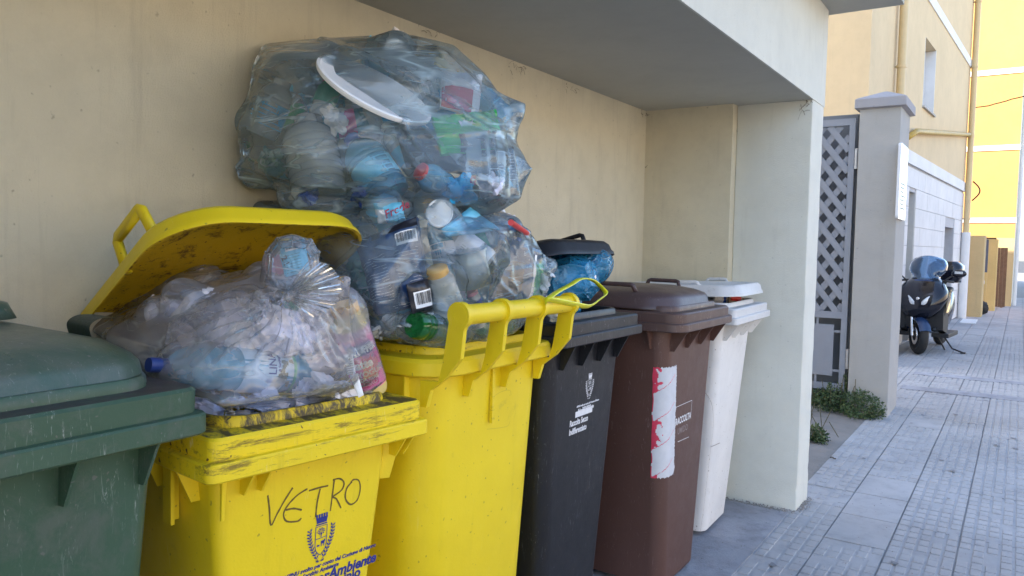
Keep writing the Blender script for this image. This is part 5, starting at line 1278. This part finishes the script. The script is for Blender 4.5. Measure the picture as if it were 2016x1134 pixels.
for i, (x, y, d, r, m, s_) in enumerate(((905, 372, 2.08, .038, M_cyan, 'sky blue film ball low in the top sack, right of the red cap'), (965, 368, 2.10, .034, M_lilac, 'pale lilac scrap beside the black pouch in the top sack'), (535, 318, 2.16, .036, M_teal, 'teal film scrap in the lower left corner of the top sack'), (720, 382, 2.12, .036, M_royal, 'royal blue film bunched at the bottom of the top sack'), (610, 385, 2.14, .03, M_royal, 'deep blue scrap at the bottom left of the top sack'), (660, 235, 2.12, .034, M_paper, 'white printed scrap left of the big round lid'), (905, 190, 2.28, .045, M_petblue, 'pale blue crushed cup behind the white and red carton'), (850, 130, 2.36, .05, M_yelc, 'cream coloured scrap high in the top sack'), (985, 350, 2.16, .03, M_petblue, 'small pale blue scrap behind the black pouch'))):
    c_ = at(x, y, d); crumple('film_scrap', s_, 'wrapper', c_, r, m, 300+i, (1.2, 1, .9), amp=.55); cap3.append((c_, c_, r*.85))
rnd = random.Random(33)
for i in range(34):
    x = rnd.uniform(500, 990); y = rnd.uniform(110, 375); d = rnd.uniform(2.22, 2.46)
    if y < 150: x = rnd.uniform(600, 900)
    c_ = at(x, y, d)
    if c_.x < XW+.07 or ((x-760)/270)**2+((y-235)/155)**2 > .66: continue
    r = rnd.uniform(.045, .075); MM_ = NM[rnd.choice(['p', 'm', 'w', 'b', 'm', 'p', 'l', 'l2', 'p'])]
    crumple('crushed_plastic', 'crushed %s packed deep in the top sack' % MM_[1], 'wrapper', c_, r, MM_[0], 400+i, (rnd.uniform(.7, 1.3), 1, rnd.uniform(.6, 1.1)), group='crushed plastic in the top sack', amp=.5); cap3.append((c_, c_, r*.8))
spare([(610, 160, 2.26, .4, .2), (690, 150, 2.3, 2.9, .1), (850, 165, 2.28, .3, 0), (575, 215, 2.34, 1.9, .1), (700, 240, 2.24, .2, .2), (790, 290, 2.2, 2.2, 0), (560, 330, 2.2, .3, .1), (850, 260, 2.26, .8, 0), (650, 170, 2.26, 1.3, .2), (930, 330, 2.2, 1.7, .1), (950, 190, 2.28, 2.4, .1), (780, 210, 2.26, .5, .2)], cap3,
      ['at the upper left of the top sack', 'under the top skin of the top sack', 'right of the cup in the top sack', 'beside the blue labelled bottle in the top sack', 'under the big round lid in the top sack', 'above the red cap in the top sack', 'low at the left of the top sack', 'behind the green packet in the top sack', 'left of the big round lid in the top sack', 'behind the black pouch in the top sack', 'right of the red carton in the top sack', 'behind the round lid in the top sack'])
hp = shell([(455, 235, 2.24), (470, 120, 2.24), (500, 76, 2.26), (640, 60, 2.28), (800, 52, 2.32), (900, 76, 2.34), (962, 135, 2.34), (1000, 195, 2.34), (1035, 300, 2.32), (1032, 390, 2.28), (990, 408, 2.24), (860, 392, 2.2), (700, 402, 2.2), (600, 396, 2.2), (500, 350, 2.2), (468, 325, 2.2)], 2.26, (760, 235), 1.93, 2.56, .60, .72)
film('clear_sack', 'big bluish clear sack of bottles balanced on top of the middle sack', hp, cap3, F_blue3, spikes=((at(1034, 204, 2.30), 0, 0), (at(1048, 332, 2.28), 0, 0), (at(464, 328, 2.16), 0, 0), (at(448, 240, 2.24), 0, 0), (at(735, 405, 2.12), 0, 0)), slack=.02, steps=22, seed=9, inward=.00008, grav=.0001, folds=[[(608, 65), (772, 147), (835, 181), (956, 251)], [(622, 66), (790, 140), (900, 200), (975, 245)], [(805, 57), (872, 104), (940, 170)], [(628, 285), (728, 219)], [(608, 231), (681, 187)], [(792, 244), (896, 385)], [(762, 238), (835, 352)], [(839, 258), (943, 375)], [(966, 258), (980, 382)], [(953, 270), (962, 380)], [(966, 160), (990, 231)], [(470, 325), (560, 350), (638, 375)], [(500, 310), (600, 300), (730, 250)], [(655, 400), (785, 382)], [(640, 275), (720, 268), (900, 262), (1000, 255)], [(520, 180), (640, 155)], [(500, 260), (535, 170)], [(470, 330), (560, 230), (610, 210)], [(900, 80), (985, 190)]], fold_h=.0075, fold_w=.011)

# ---------------- blue sack in the black bin
capb = []
for i, (x, y, d, r) in enumerate(((1130, 545, 2.74, .08), (1150, 530, 2.78, .06), (1115, 560, 2.72, .07), (1110, 520, 2.78, .05))):
    c_ = at(x, y, d); crumple('crushed_plastic', 'one of the lumps of rubbish inside the blue sack', 'wrapper', c_, r, M_navy if i % 2 else M_paper, 500+i, sub=3, group='rubbish inside the blue sack'); capb.append((c_, c_, r))
hp = shell([(1075, 500), (1120, 488), (1165, 500), (1180, 530), (1188, 560), (1165, 588), (1120, 598), (1070, 596), (1060, 550)], 2.72, (1128, 545), 2.62, 2.92, .65, .7)
film('blue_sack', 'bright blue translucent sack squeezed under the black bin lid', hp, capb, F_sack, slack=.07, steps=16, n=6, seed=14)
# yellow tie looped over the rod handle
bm = bmesh.new()
pts = [atx(x, y, xx) for x, y, xx in ((1078, 588, -1.10), (1098, 574, -1.12), (1124, 560, -1.15), (1143, 549, -1.17), (1165, 551, -1.18), (1182, 564, -1.18), (1193, 578, -1.17), (1180, 590, -1.15), (1160, 603, -1.12), (1135, 600, -1.11), (1105, 594, -1.105), (1078, 590, -1.10), (1074, 600, -1.13), (1080, 606, -1.14))]
tube(bm, smoothline(pts, 4), .011, 8, flat=.3)
tag(obj('yellow_tie', bm, simple('yellow_tape', (.72, .72, .02), .3, var=.25, vs=50), smooth=True), 'yellow plastic tie looped over the rod handle of the tall bin', 'tie')
crumple('film_scrap', 'small white film scrap poking out beneath the rod handle', 'wrapper', atx(1098, 622, -1.20), .022, M_milk, 601, (1.3, 1, .8), amp=.6)
# rubbish propping the white lid
pc = quad(((1408, 580), (1436, 577), (1436, 596), (1402, 598)), (4.05, 4.1, 4.1, 4.05)); pouch('blue and white packet sticking out of the white bin', pc, .01, M_paper, name='packet', cat='packet', seed=61, stripes=((.5, .7, .1, .9, M_royal, 'blue_mark'),))
pc = quad(((1434, 578), (1476, 590), (1474, 600), (1434, 600)), (4.06, 4.12, 4.12, 4.06)); pouch('red pizza box corner sticking out of the white bin', pc, .01, simple('kraft_card', (.45, .30, .18), .7), name='pizza_box', cat='box', seed=62, stripes=((.05, .5, .05, .6, M_red, 'red_print'),))
#@@SPLIT3@@
# ================================================================== PLANTS AND SCOOTER
M_leaf = simple('weed_leaf', (.045, .085, .03), .55, var=.5, vs=14, world=True)
M_leaf2 = simple('weed_leaf_pale', (.10, .14, .045), .55, var=.4, vs=14, world=True)
M_stem = simple('weed_stem', (.09, .08, .04), .7)
def weed(label, blobs, n, seed, sprigs=()):
    t = thing('weed', label, 'plant', blobs[0][0]); rnd = random.Random(seed); o0 = Vector(blobs[0][0])
    lv = {0: ([], []), 1: ([], [])}
    def leaf(p, l, k):
        vs, fs = lv[k]; a = Vector((rnd.gauss(0, 1), rnd.gauss(0, 1), rnd.gauss(.3, .7))).normalized(); b = a.cross(Vector((rnd.gauss(0, 1), rnd.gauss(0, 1), rnd.gauss(0, 1)))).normalized(); c = a.cross(b)
        s = len(vs); p = p-o0
        vs += [p, p+a*l*.5+b*l*.26, p+a*l+c*l*.12, p+a*l*.5-b*l*.26]; fs.append((s, s+1, s+2, s+3))
    tot = sum(b[1][0]*b[1][1]*b[1][2] for b in blobs)
    for c, r, in blobs:
        m_ = int(n*(r[0]*r[1]*r[2])/tot)
        for i in range(m_):
            d = Vector((rnd.gauss(0, 1), rnd.gauss(0, 1), rnd.gauss(0, 1))).normalized()*(rnd.random()**.4); p = Vector(c)+Vector((d.x*r[0], d.y*r[1], d.z*r[2]))
            if noise.noise(p*14) < -.18: continue
            if p.z < 0: p.z = -p.z*.3+.005
            leaf(p, rnd.uniform(.016, .034), 1 if rnd.random() < .28 else 0)
    bm = bmesh.new()
    for a, b in sprigs:
        a, b = Vector(a), Vector(b); mid = a.lerp(b, .5)+Vector((rnd.uniform(-.02, .02), 0, .02)); pts = smoothline([a, mid, b], 6); tube(bm, [p-o0 for p in pts], .004, 5, .0015)
        for i in range(90):
            u = rnd.random()**.8; p = pts[int(u*(len(pts)-1))]+Vector((rnd.gauss(0, 1), rnd.gauss(0, 1), rnd.gauss(0, 1)))*.016*(1.3-u); leaf(p, rnd.uniform(.012, .026), 1 if rnd.random() < .35 else 0)
    for k in range(12):
        a = Vector(blobs[0][0])+Vector((rnd.uniform(-.2, .2), rnd.uniform(-.1, .1), 0)); tube(bm, [a-o0, a-o0+Vector((rnd.uniform(-.1, .1), rnd.uniform(-.05, .05), rnd.uniform(.1, .25)))], .003, 4)
    obj('stem', bm, M_stem, t)
    for k, m in ((0, M_leaf), (1, M_leaf2)):
        o = pydata('foliage' if k == 0 else 'young_foliage', lv[k][0], lv[k][1], m, t); o['kind'] = 'stuff'
    return t
def g0(px, py): r = ray(px, py); return CAM+r*(-CAM.z/r.z)
weed('green weed spreading between the lattice gate and the gate post', [(g0(1650, 800)+Vector((0, -.22, .08)), (.22, .16, .13)), (g0(1700, 815)+Vector((0, -.15, .09)), (.17, .14, .15)), (g0(1620, 790)+Vector((-.1, -.15, .07)), (.2, .15, .11)), (g0(1672, 800)+Vector((0, -.18, .2)), (.08, .08, .14)), (g0(1728, 818)+Vector((0, -.12, .06)), (.09, .09, .09))], 5200, 4,
     [(g0(1700, 812)+Vector((0, -.15, .1)), at(1722, 733, 6.9)), (g0(1715, 818)+Vector((0, -.15, .05)), at(1744, 768, 6.85)), (g0(1668, 800)+Vector((0, -.15, .1)), at(1662, 738, 6.9)), (g0(1700, 812)+Vector((0, -.15, .1)), at(1708, 745, 6.9)), (g0(1640, 800)+Vector((0, -.15, .1)), at(1632, 752, 6.9)), (g0(1720, 818)+Vector((0, -.15, .05)), at(1738, 795, 6.9)), (g0(1690, 815)+Vector((0, -.15, .05)), at(1682, 760, 6.9)), (g0(1690, 820)+Vector((0, -.2, .02)), g0(1672, 828)+Vector((0, 0, .04)))])
weed('small low weed growing in the soil beside the pillar', [(g0(1602, 868)+Vector((0, 0, .05)), (.10, .10, .07)), (g0(1612, 870)+Vector((0, 0, .03)), (.08, .10, .05))], 900, 6, [(g0(1603, 868), at(1606, 838, 5.65))])
# ---- scooter
M_sblk = simple('black_gloss_paint', (.008, .009, .016), .12, var=.05)
M_sblue = simple('dark_blue_paint', (.018, .04, .10), .15, var=.05)
M_smat = simple('matt_black_plastic', (.02, .02, .022), .55)
M_chr = simple('chrome', (.7, .7, .72), .15, 1)
M_gold = simple('amber_chrome', (.55, .45, .28), .2, .8)
M_lamp = simple('lamp_lens', (.62, .64, .66), .08, .2, var=.25, vs=60)
M_scr = glassy('windscreen_tint', (.45, .62, .80), .28, (.10, .20, .34), .05)
fwd = Vector((-.10, -.99, 0)).normalized(); rzs = math.atan2(fwd.y, fwd.x)
s0 = Vector((-1.16, 12.15, 0)) - fwd*.62
S = thing('motor_scooter', 'dark blue and black motor scooter with windscreen and top box on its side stand', 'scooter', s0, rzs)
def sring(x, hy_, z, dep, r=.05, n=5): return rr(dep, hy_, r, z, n, cx=x)
bm = bmesh.new(); loft(bm, [sring(.52, .10, .50, .06), sring(.60, .19, .56, .13, .09), sring(.60, .27, .66, .17, .14), sring(.55, .33, .80, .20, .17), sring(.50, .32, .90, .19, .16), sring(.42, .26, 1.00, .15, .12), sring(.34, .17, 1.08, .09, .07)])
obj('front_fairing', bm, M_sblk, S, smooth=True, angle=60)
bm = bmesh.new(); loft(bm, [sring(.50, .11, .36, .05), sring(.50, .24, .40, .06), sring(.46, .30, .58, .09), sring(.42, .30, .78, .10)]); obj('leg_shield', bm, M_smat, S, smooth=True, angle=50)
for sg in (-1, 1):
    bm = bmesh.new(); loft(bm, [[(x, sg*(.20+.09*q), z) for x, z in ((.55, .36), (.30, .30), (.18, .40), (.32, .75), (.46, .80), (.58, .60))] for q in (0, 1)])
    bmesh.ops.recalc_face_normals(bm, faces=bm.faces); obj('side_shield', bm, M_smat, S)
    bm = bmesh.new()   # headlight: almond swept back
    rings = []
    for i in range(9):
        u = i/8; w_ = math.sin(math.pi*min(1, .08+u*.92))**.7; cy = sg*(.045+.235*u); cz = .735+.13*u; cx = .782-.24*u**1.7
        rings.append([(cx+.02*math.cos(a)*w_-.012, cy, cz+.058*w_*math.sin(a)) for a in [k*math.pi/6 for k in range(12)]])
    loft(bm, rings); bmesh.ops.recalc_face_normals(bm, faces=bm.faces); obj('headlight', bm, M_lamp, S, smooth=True, angle=60)
    bm = bmesh.new(); loft(bm, [[(x, sg*(y+.012*q), z) for x, y, z in ((.52, .315, .80), (.50, .30, .60), (.40, .315, .62), (.28, .31, .80), (.36, .33, .93))] for q in (0, 1)]); bmesh.ops.recalc_face_normals(bm, faces=bm.faces); obj('side_reflector_panel', bm, M_gold if sg > 0 else M_sblk, S)
bm = bmesh.new(); bmesh.ops.create_uvsphere(bm, u_segments=12, v_segments=8, radius=.022)
for v in bm.verts: v.co = Vector((.795+v.co.x*.3, v.co.y, .80+v.co.z))
obj('badge', bm, M_chr, S)
# windscreen: curved sheet in two swells
nu, nv = 16, 14; vs = []
for j in range(nv+1):
    for i in range(nu+1):
        u = 2*i/nu-1; v = j/nv; hw = .25*(1-.30*math.exp(-((v-.38)/.14)**2))*(1 if v < .75 else math.cos((v-.75)*2.8)**.8)
        vs.append((.56-.26*v-.16*u*u, u*hw, .93+.47*v-.05*u*u*v))
me_f = [(j*(nu+1)+i, j*(nu+1)+i+1, (j+1)*(nu+1)+i+1, (j+1)*(nu+1)+i) for j in range(nv) for i in range(nu)]
o = pydata('windscreen', vs, me_f, M_scr, S, True); md = o.modifiers.new('thick', 'SOLIDIFY'); md.thickness = .004
bm = bmesh.new(); loft(bm, [sring(.60, .03, .86, .02, .01), sring(.52, .20, .93, .10, .05), sring(.45, .22, .97, .10, .05), sring(.44, .12, 1.06, .05, .04)]); obj('dash_cover', bm, M_sblue, S, smooth=True, angle=60)
# front wheel turned a little, fender, fork
wh = bpy.data.objects.new('front_wheel', None); COL.objects.link(wh); wh.parent = S; wh.location = (.62, 0, .265); wh.rotation_euler = (0, 0, R_(30))
RX = Matrix.Rotation(R_(90), 4, 'X')
bm = bmesh.new(); lathe(bm, [(.185, -.05), (.225, -.058), (.255, -.035), (.265, 0), (.255, .035), (.225, .058), (.185, .05)], 40, RX, cap=False); obj('tyre', bm, M_rubber, wh, smooth=True, angle=60)
bm = bmesh.new(); lathe(bm, [(.188, -.05), (.188, .05)], 32, RX, cap=False)
for k in range(5):
    a = k*2*math.pi/5; box(bm, (.03, -.02, -.02), (.185, .02, .02), Matrix.Rotation(a, 4, 'Y'))
lathe(bm, [(.04, -.045), (.04, .045)], 16, RX); obj('rim', bm, M_smat, wh)
for sg in (-1, 1):
    bm = bmesh.new(); lathe(bm, [(.07, sg*.05), (.125, sg*.05), (.125, sg*.055), (.07, sg*.055)], 28, RX, cap=False); obj('brake_disc', bm, M_chr, wh, smooth=True, angle=40)
    bm = bmesh.new(); tube(bm, [(0, sg*.085, 0), (-.06, sg*.085, .32)], .022, 10); obj('fork_leg', bm, M_chr if sg < 0 else M_smat, wh, smooth=True, angle=40)
bm = bmesh.new(); rings = []
for i in range(11):
    a = R_(20+i*14); rings.append([(math.cos(a)*(.29-.02*abs(q)), q*.078, math.sin(a)*(.29-.05*abs(q)**2)) for q in (-1, -.6, 0, .6, 1)]+[(math.cos(a)*(.275-.02*abs(q)), q*.074, math.sin(a)*(.275-.05*abs(q)**2)) for q in (1, .6, 0, -.6, -1)])
loft(bm, rings); bmesh.ops.recalc_face_normals(bm, faces=bm.faces); obj('front_fender', bm, M_sblue, wh, smooth=True, angle=60)
# body, seat, rear
bm = bmesh.new(); rings = []
for x, hy_, z0_, z1_ in ((.30, .12, .30, .45), (.10, .15, .26, .52), (-.15, .20, .26, .68), (-.5, .22, .32, .78), (-.85, .19, .45, .86), (-1.15, .10, .62, .90)):
    cz = (z0_+z1_)/2; hz = (z1_-z0_)/2; rings.append([(x, hy_*math.copysign(abs(math.cos(a))**.6, math.cos(a)), cz+hz*math.copysign(abs(math.sin(a))**.6, math.sin(a))) for a in [k*math.pi/10 for k in range(20)]])
loft(bm, rings); bmesh.ops.recalc_face_normals(bm, faces=bm.faces); obj('body_shell', bm, M_sblk, S, smooth=True, angle=60)
bm = bmesh.new(); rings = []
for x, hy_, z0_, z1_ in ((-.10, .10, .66, .72), (-.2, .16, .68, .78), (-.5, .18, .74, .80), (-.6, .17, .78, .88), (-.95, .15, .84, .92), (-1.05, .10, .86, .90)):
    cz = (z0_+z1_)/2; hz = (z1_-z0_)/2; rings.append([(x, hy_*math.copysign(abs(math.cos(a))**.6, math.cos(a)), cz+hz*math.copysign(abs(math.sin(a))**.6, math.sin(a))) for a in [k*math.pi/8 for k in range(16)]])
loft(bm, rings); bmesh.ops.recalc_face_normals(bm, faces=bm.faces); obj('seat', bm, M_smat, S, smooth=True, angle=60)
for sg in (-1, 1):
    bm = bmesh.new(); box(bm, (-.30, sg*.12, .24), (.42, sg*.34, .30), bev=.01); obj('footboard', bm, M_smat, S)
bm = bmesh.new(); loft(bm, [rr(.19, .20, .09, z, 6, cx=-1.12) for z in (.98, 1.02)]+[rr(.22, .25, .12, 1.12, 6, cx=-1.12), rr(.21, .24, .12, 1.24, 6, cx=-1.12), rr(.15, .17, .10, 1.31, 6, cx=-1.12)]); obj('top_box', bm, M_sblk, S, smooth=True, angle=50)
bm = bmesh.new(); tube(bm, [(-.9, 0, .88), (-1.15, 0, .98)], .02, 8); obj('rack', bm, M_smat, S)
bm = bmesh.new(); lathe(bm, [(.16, -.06), (.225, -.065), (.26, -.03), (.265, 0), (.26, .03), (.225, .065), (.16, .06)], 32, Matrix.Translation((-.90, 0, .265)) @ RX); obj('rear_wheel', bm, M_rubber, S, smooth=True, angle=60)
bm = bmesh.new(); tube(bm, [(-.55, -.18, .30), (-.95, -.22, .34), (-1.15, -.22, .40)], .05, 12); obj('exhaust', bm, M_chr, S, smooth=True, angle=50)
for sg in (-1, 1):
    mr_ = bpy.data.objects.new('mirror', None); COL.objects.link(mr_); mr_.parent = S
    bm = bmesh.new(); tube(bm, [(.40, sg*.22, 1.02), (.37, sg*.31, 1.10), (.36, sg*.36, 1.13)], .011, 8); obj('stalk', bm, M_smat, mr_, smooth=True)
    bm = bmesh.new(); bmesh.ops.create_uvsphere(bm, u_segments=18, v_segments=12, radius=1)
    for v in bm.verts: v.co = Vector((.37+v.co.x*.035, sg*.42+v.co.y*.095, 1.155+v.co.z*.055))
    obj('mirror_head', bm, M_sblk, mr_, smooth=True)
    bm = bmesh.new(); box(bm, (.392, sg*.42-.05, 1.15), (.406, sg*.42+.05, 1.185), bev=.005); obj('indicator', bm, M_lamp, mr_)
    bm = bmesh.new(); tube(bm, [(.36, 0, 1.02), (.30, sg*.25, 1.04), (.24, sg*.34, 1.03)], .016, 8); obj('handlebar', bm, M_smat, S, smooth=True)
bm = bmesh.new(); tube(bm, [(-.02, .18, .26), (-.03, .32, .05), (.03, .46, .015)], .012, 8); tube(bm, [(-.02, .10, .26), (-.06, .22, .02)], .012, 8); box(bm, (0, .44, 0), (.06, .50, .02)); obj('side_stand', bm, M_smat, S)
# ---- cobwebs in the ceiling corners, grit along the foot of the pillar
M_web = simple('dusty_web', (.20, .17, .12), .9)
for i, (p, n_) in enumerate((((1268, 226), 26), ((1012, 131), 30), ((1594, 204), 34), ((836, 58), 16), ((1276, 330), 12), ((1125, 172), 14))):
    c = atx(*p, XW+.012) if p[0] < 1290 else at(p[0], p[1], 4.0); rnd = random.Random(i+5)
    if i == 2: c = Vector((XB-.03, YE+.012, HB-.02))
    bm = bmesh.new()
    for k in range(n_//2):
        a = Vector((rnd.uniform(0, .012), rnd.uniform(-.07, .07), rnd.gauss(-.004, .008))); q = a+Vector((rnd.uniform(0, .01), rnd.gauss(0, .018), rnd.gauss(0, .012)))
        if i == 2: a = Vector((a.y*.6, -a.x, a.z*2)); q = Vector((q.y*.6, -q.x, q.z*2))
        tube(bm, [a, a.lerp(q, .5)+Vector((0, 0, .004)), q], rnd.uniform(.0006, .0016), 4)
    o = obj('cobweb', bm, M_web); o.location = c
    tag(o, ['dusty cobweb in the far ceiling corner of the recess', 'dusty cobweb on the ceiling line right of the top sack', 'tangled cobweb under the beam at the head of the pillar', 'thin cobweb on the ceiling line above the top sack', 'small cobweb low in the far inside corner of the recess', 'thin cobweb on the ceiling line midway to the far corner'][i], 'cobweb', 'cobwebs in the recess')
bm = bmesh.new(); rnd = random.Random(8)
for k in range(900):
    u = rnd.random()
    if u < .45: x, y = rnd.uniform(-1.88, XB), YE-abs(rnd.gauss(0, .025))
    elif u < .6: x, y = XB+abs(rnd.gauss(0, .02)), rnd.uniform(YE, 4.62)
    else: x, y = rnd.uniform(-1.3, .2), rnd.uniform(2.6, 7)
    s_ = rnd.uniform(.002, .006) if u < .6 else rnd.uniform(.0012, .004)
    c = Vector((x, y, .004)); vs = [bm.verts.new(c+Vector((s_*math.cos(a)*rnd.uniform(.6, 1.3), s_*math.sin(a)*rnd.uniform(.6, 1.3), 0))) for a in (0, 1.3, 2.5, 3.8, 5)]; t_ = bm.verts.new(c+Vector((0, 0, s_*rnd.uniform(.4, 1.1))))
    for q in range(5): bm.faces.new((vs[q], vs[(q+1) % 5], t_))
o = obj('grit', bm, M_dirt); o['kind'] = 'stuff'; o['label'] = 'grit and crumbs lying on the pavement'
bm = bmesh.new()
for k in range(20):
    x, y, r_ = rnd.uniform(-.9, .3), rnd.uniform(2.7, 9), rnd.uniform(.008, .022); ph = rnd.random()*6
    bm.faces.new([bm.verts.new((x+r_*math.cos(a)*(1+.35*math.sin(3*a+ph)), y+r_*1.2*math.sin(a)*(1+.3*math.cos(2*a+ph)), .0045)) for a in [q*math.pi/7 for q in range(14)]])
o = obj('gum_spots', bm, simple('trodden_gum', (.20, .20, .21), .8)); o['kind'] = 'stuff'; o['label'] = 'dark trodden gum spots on the slabs'
for i, (px, py, s_) in enumerate(((1640, 905, .02),)):
    c = g0(px, py); bm = bmesh.new(); vs = []
    for u in range(7):
        for v in (-1, 0, 1): vs.append(bm.verts.new(((u/6-.5)*s_*2, v*s_*.45*math.sin(math.pi*min(1, u/6+.05)), .004+.008*abs(v)+.004*math.sin(u))))
    for u in range(6):
        for v in range(2): bm.faces.new((vs[u*3+v], vs[u*3+3+v], vs[u*3+4+v], vs[u*3+1+v]))
    o = obj('dry_leaf', bm, simple('dry_leaf_brown', (.12, .10, .08), .8), smooth=True); o.location = c+Vector((0, 0, .004)); o.rotation_euler = (0, 0, i*1.3)
    tag(o, ['dry dark leaf on the slabs near the foot of the pillar'][i], 'leaf')
#@@END@@
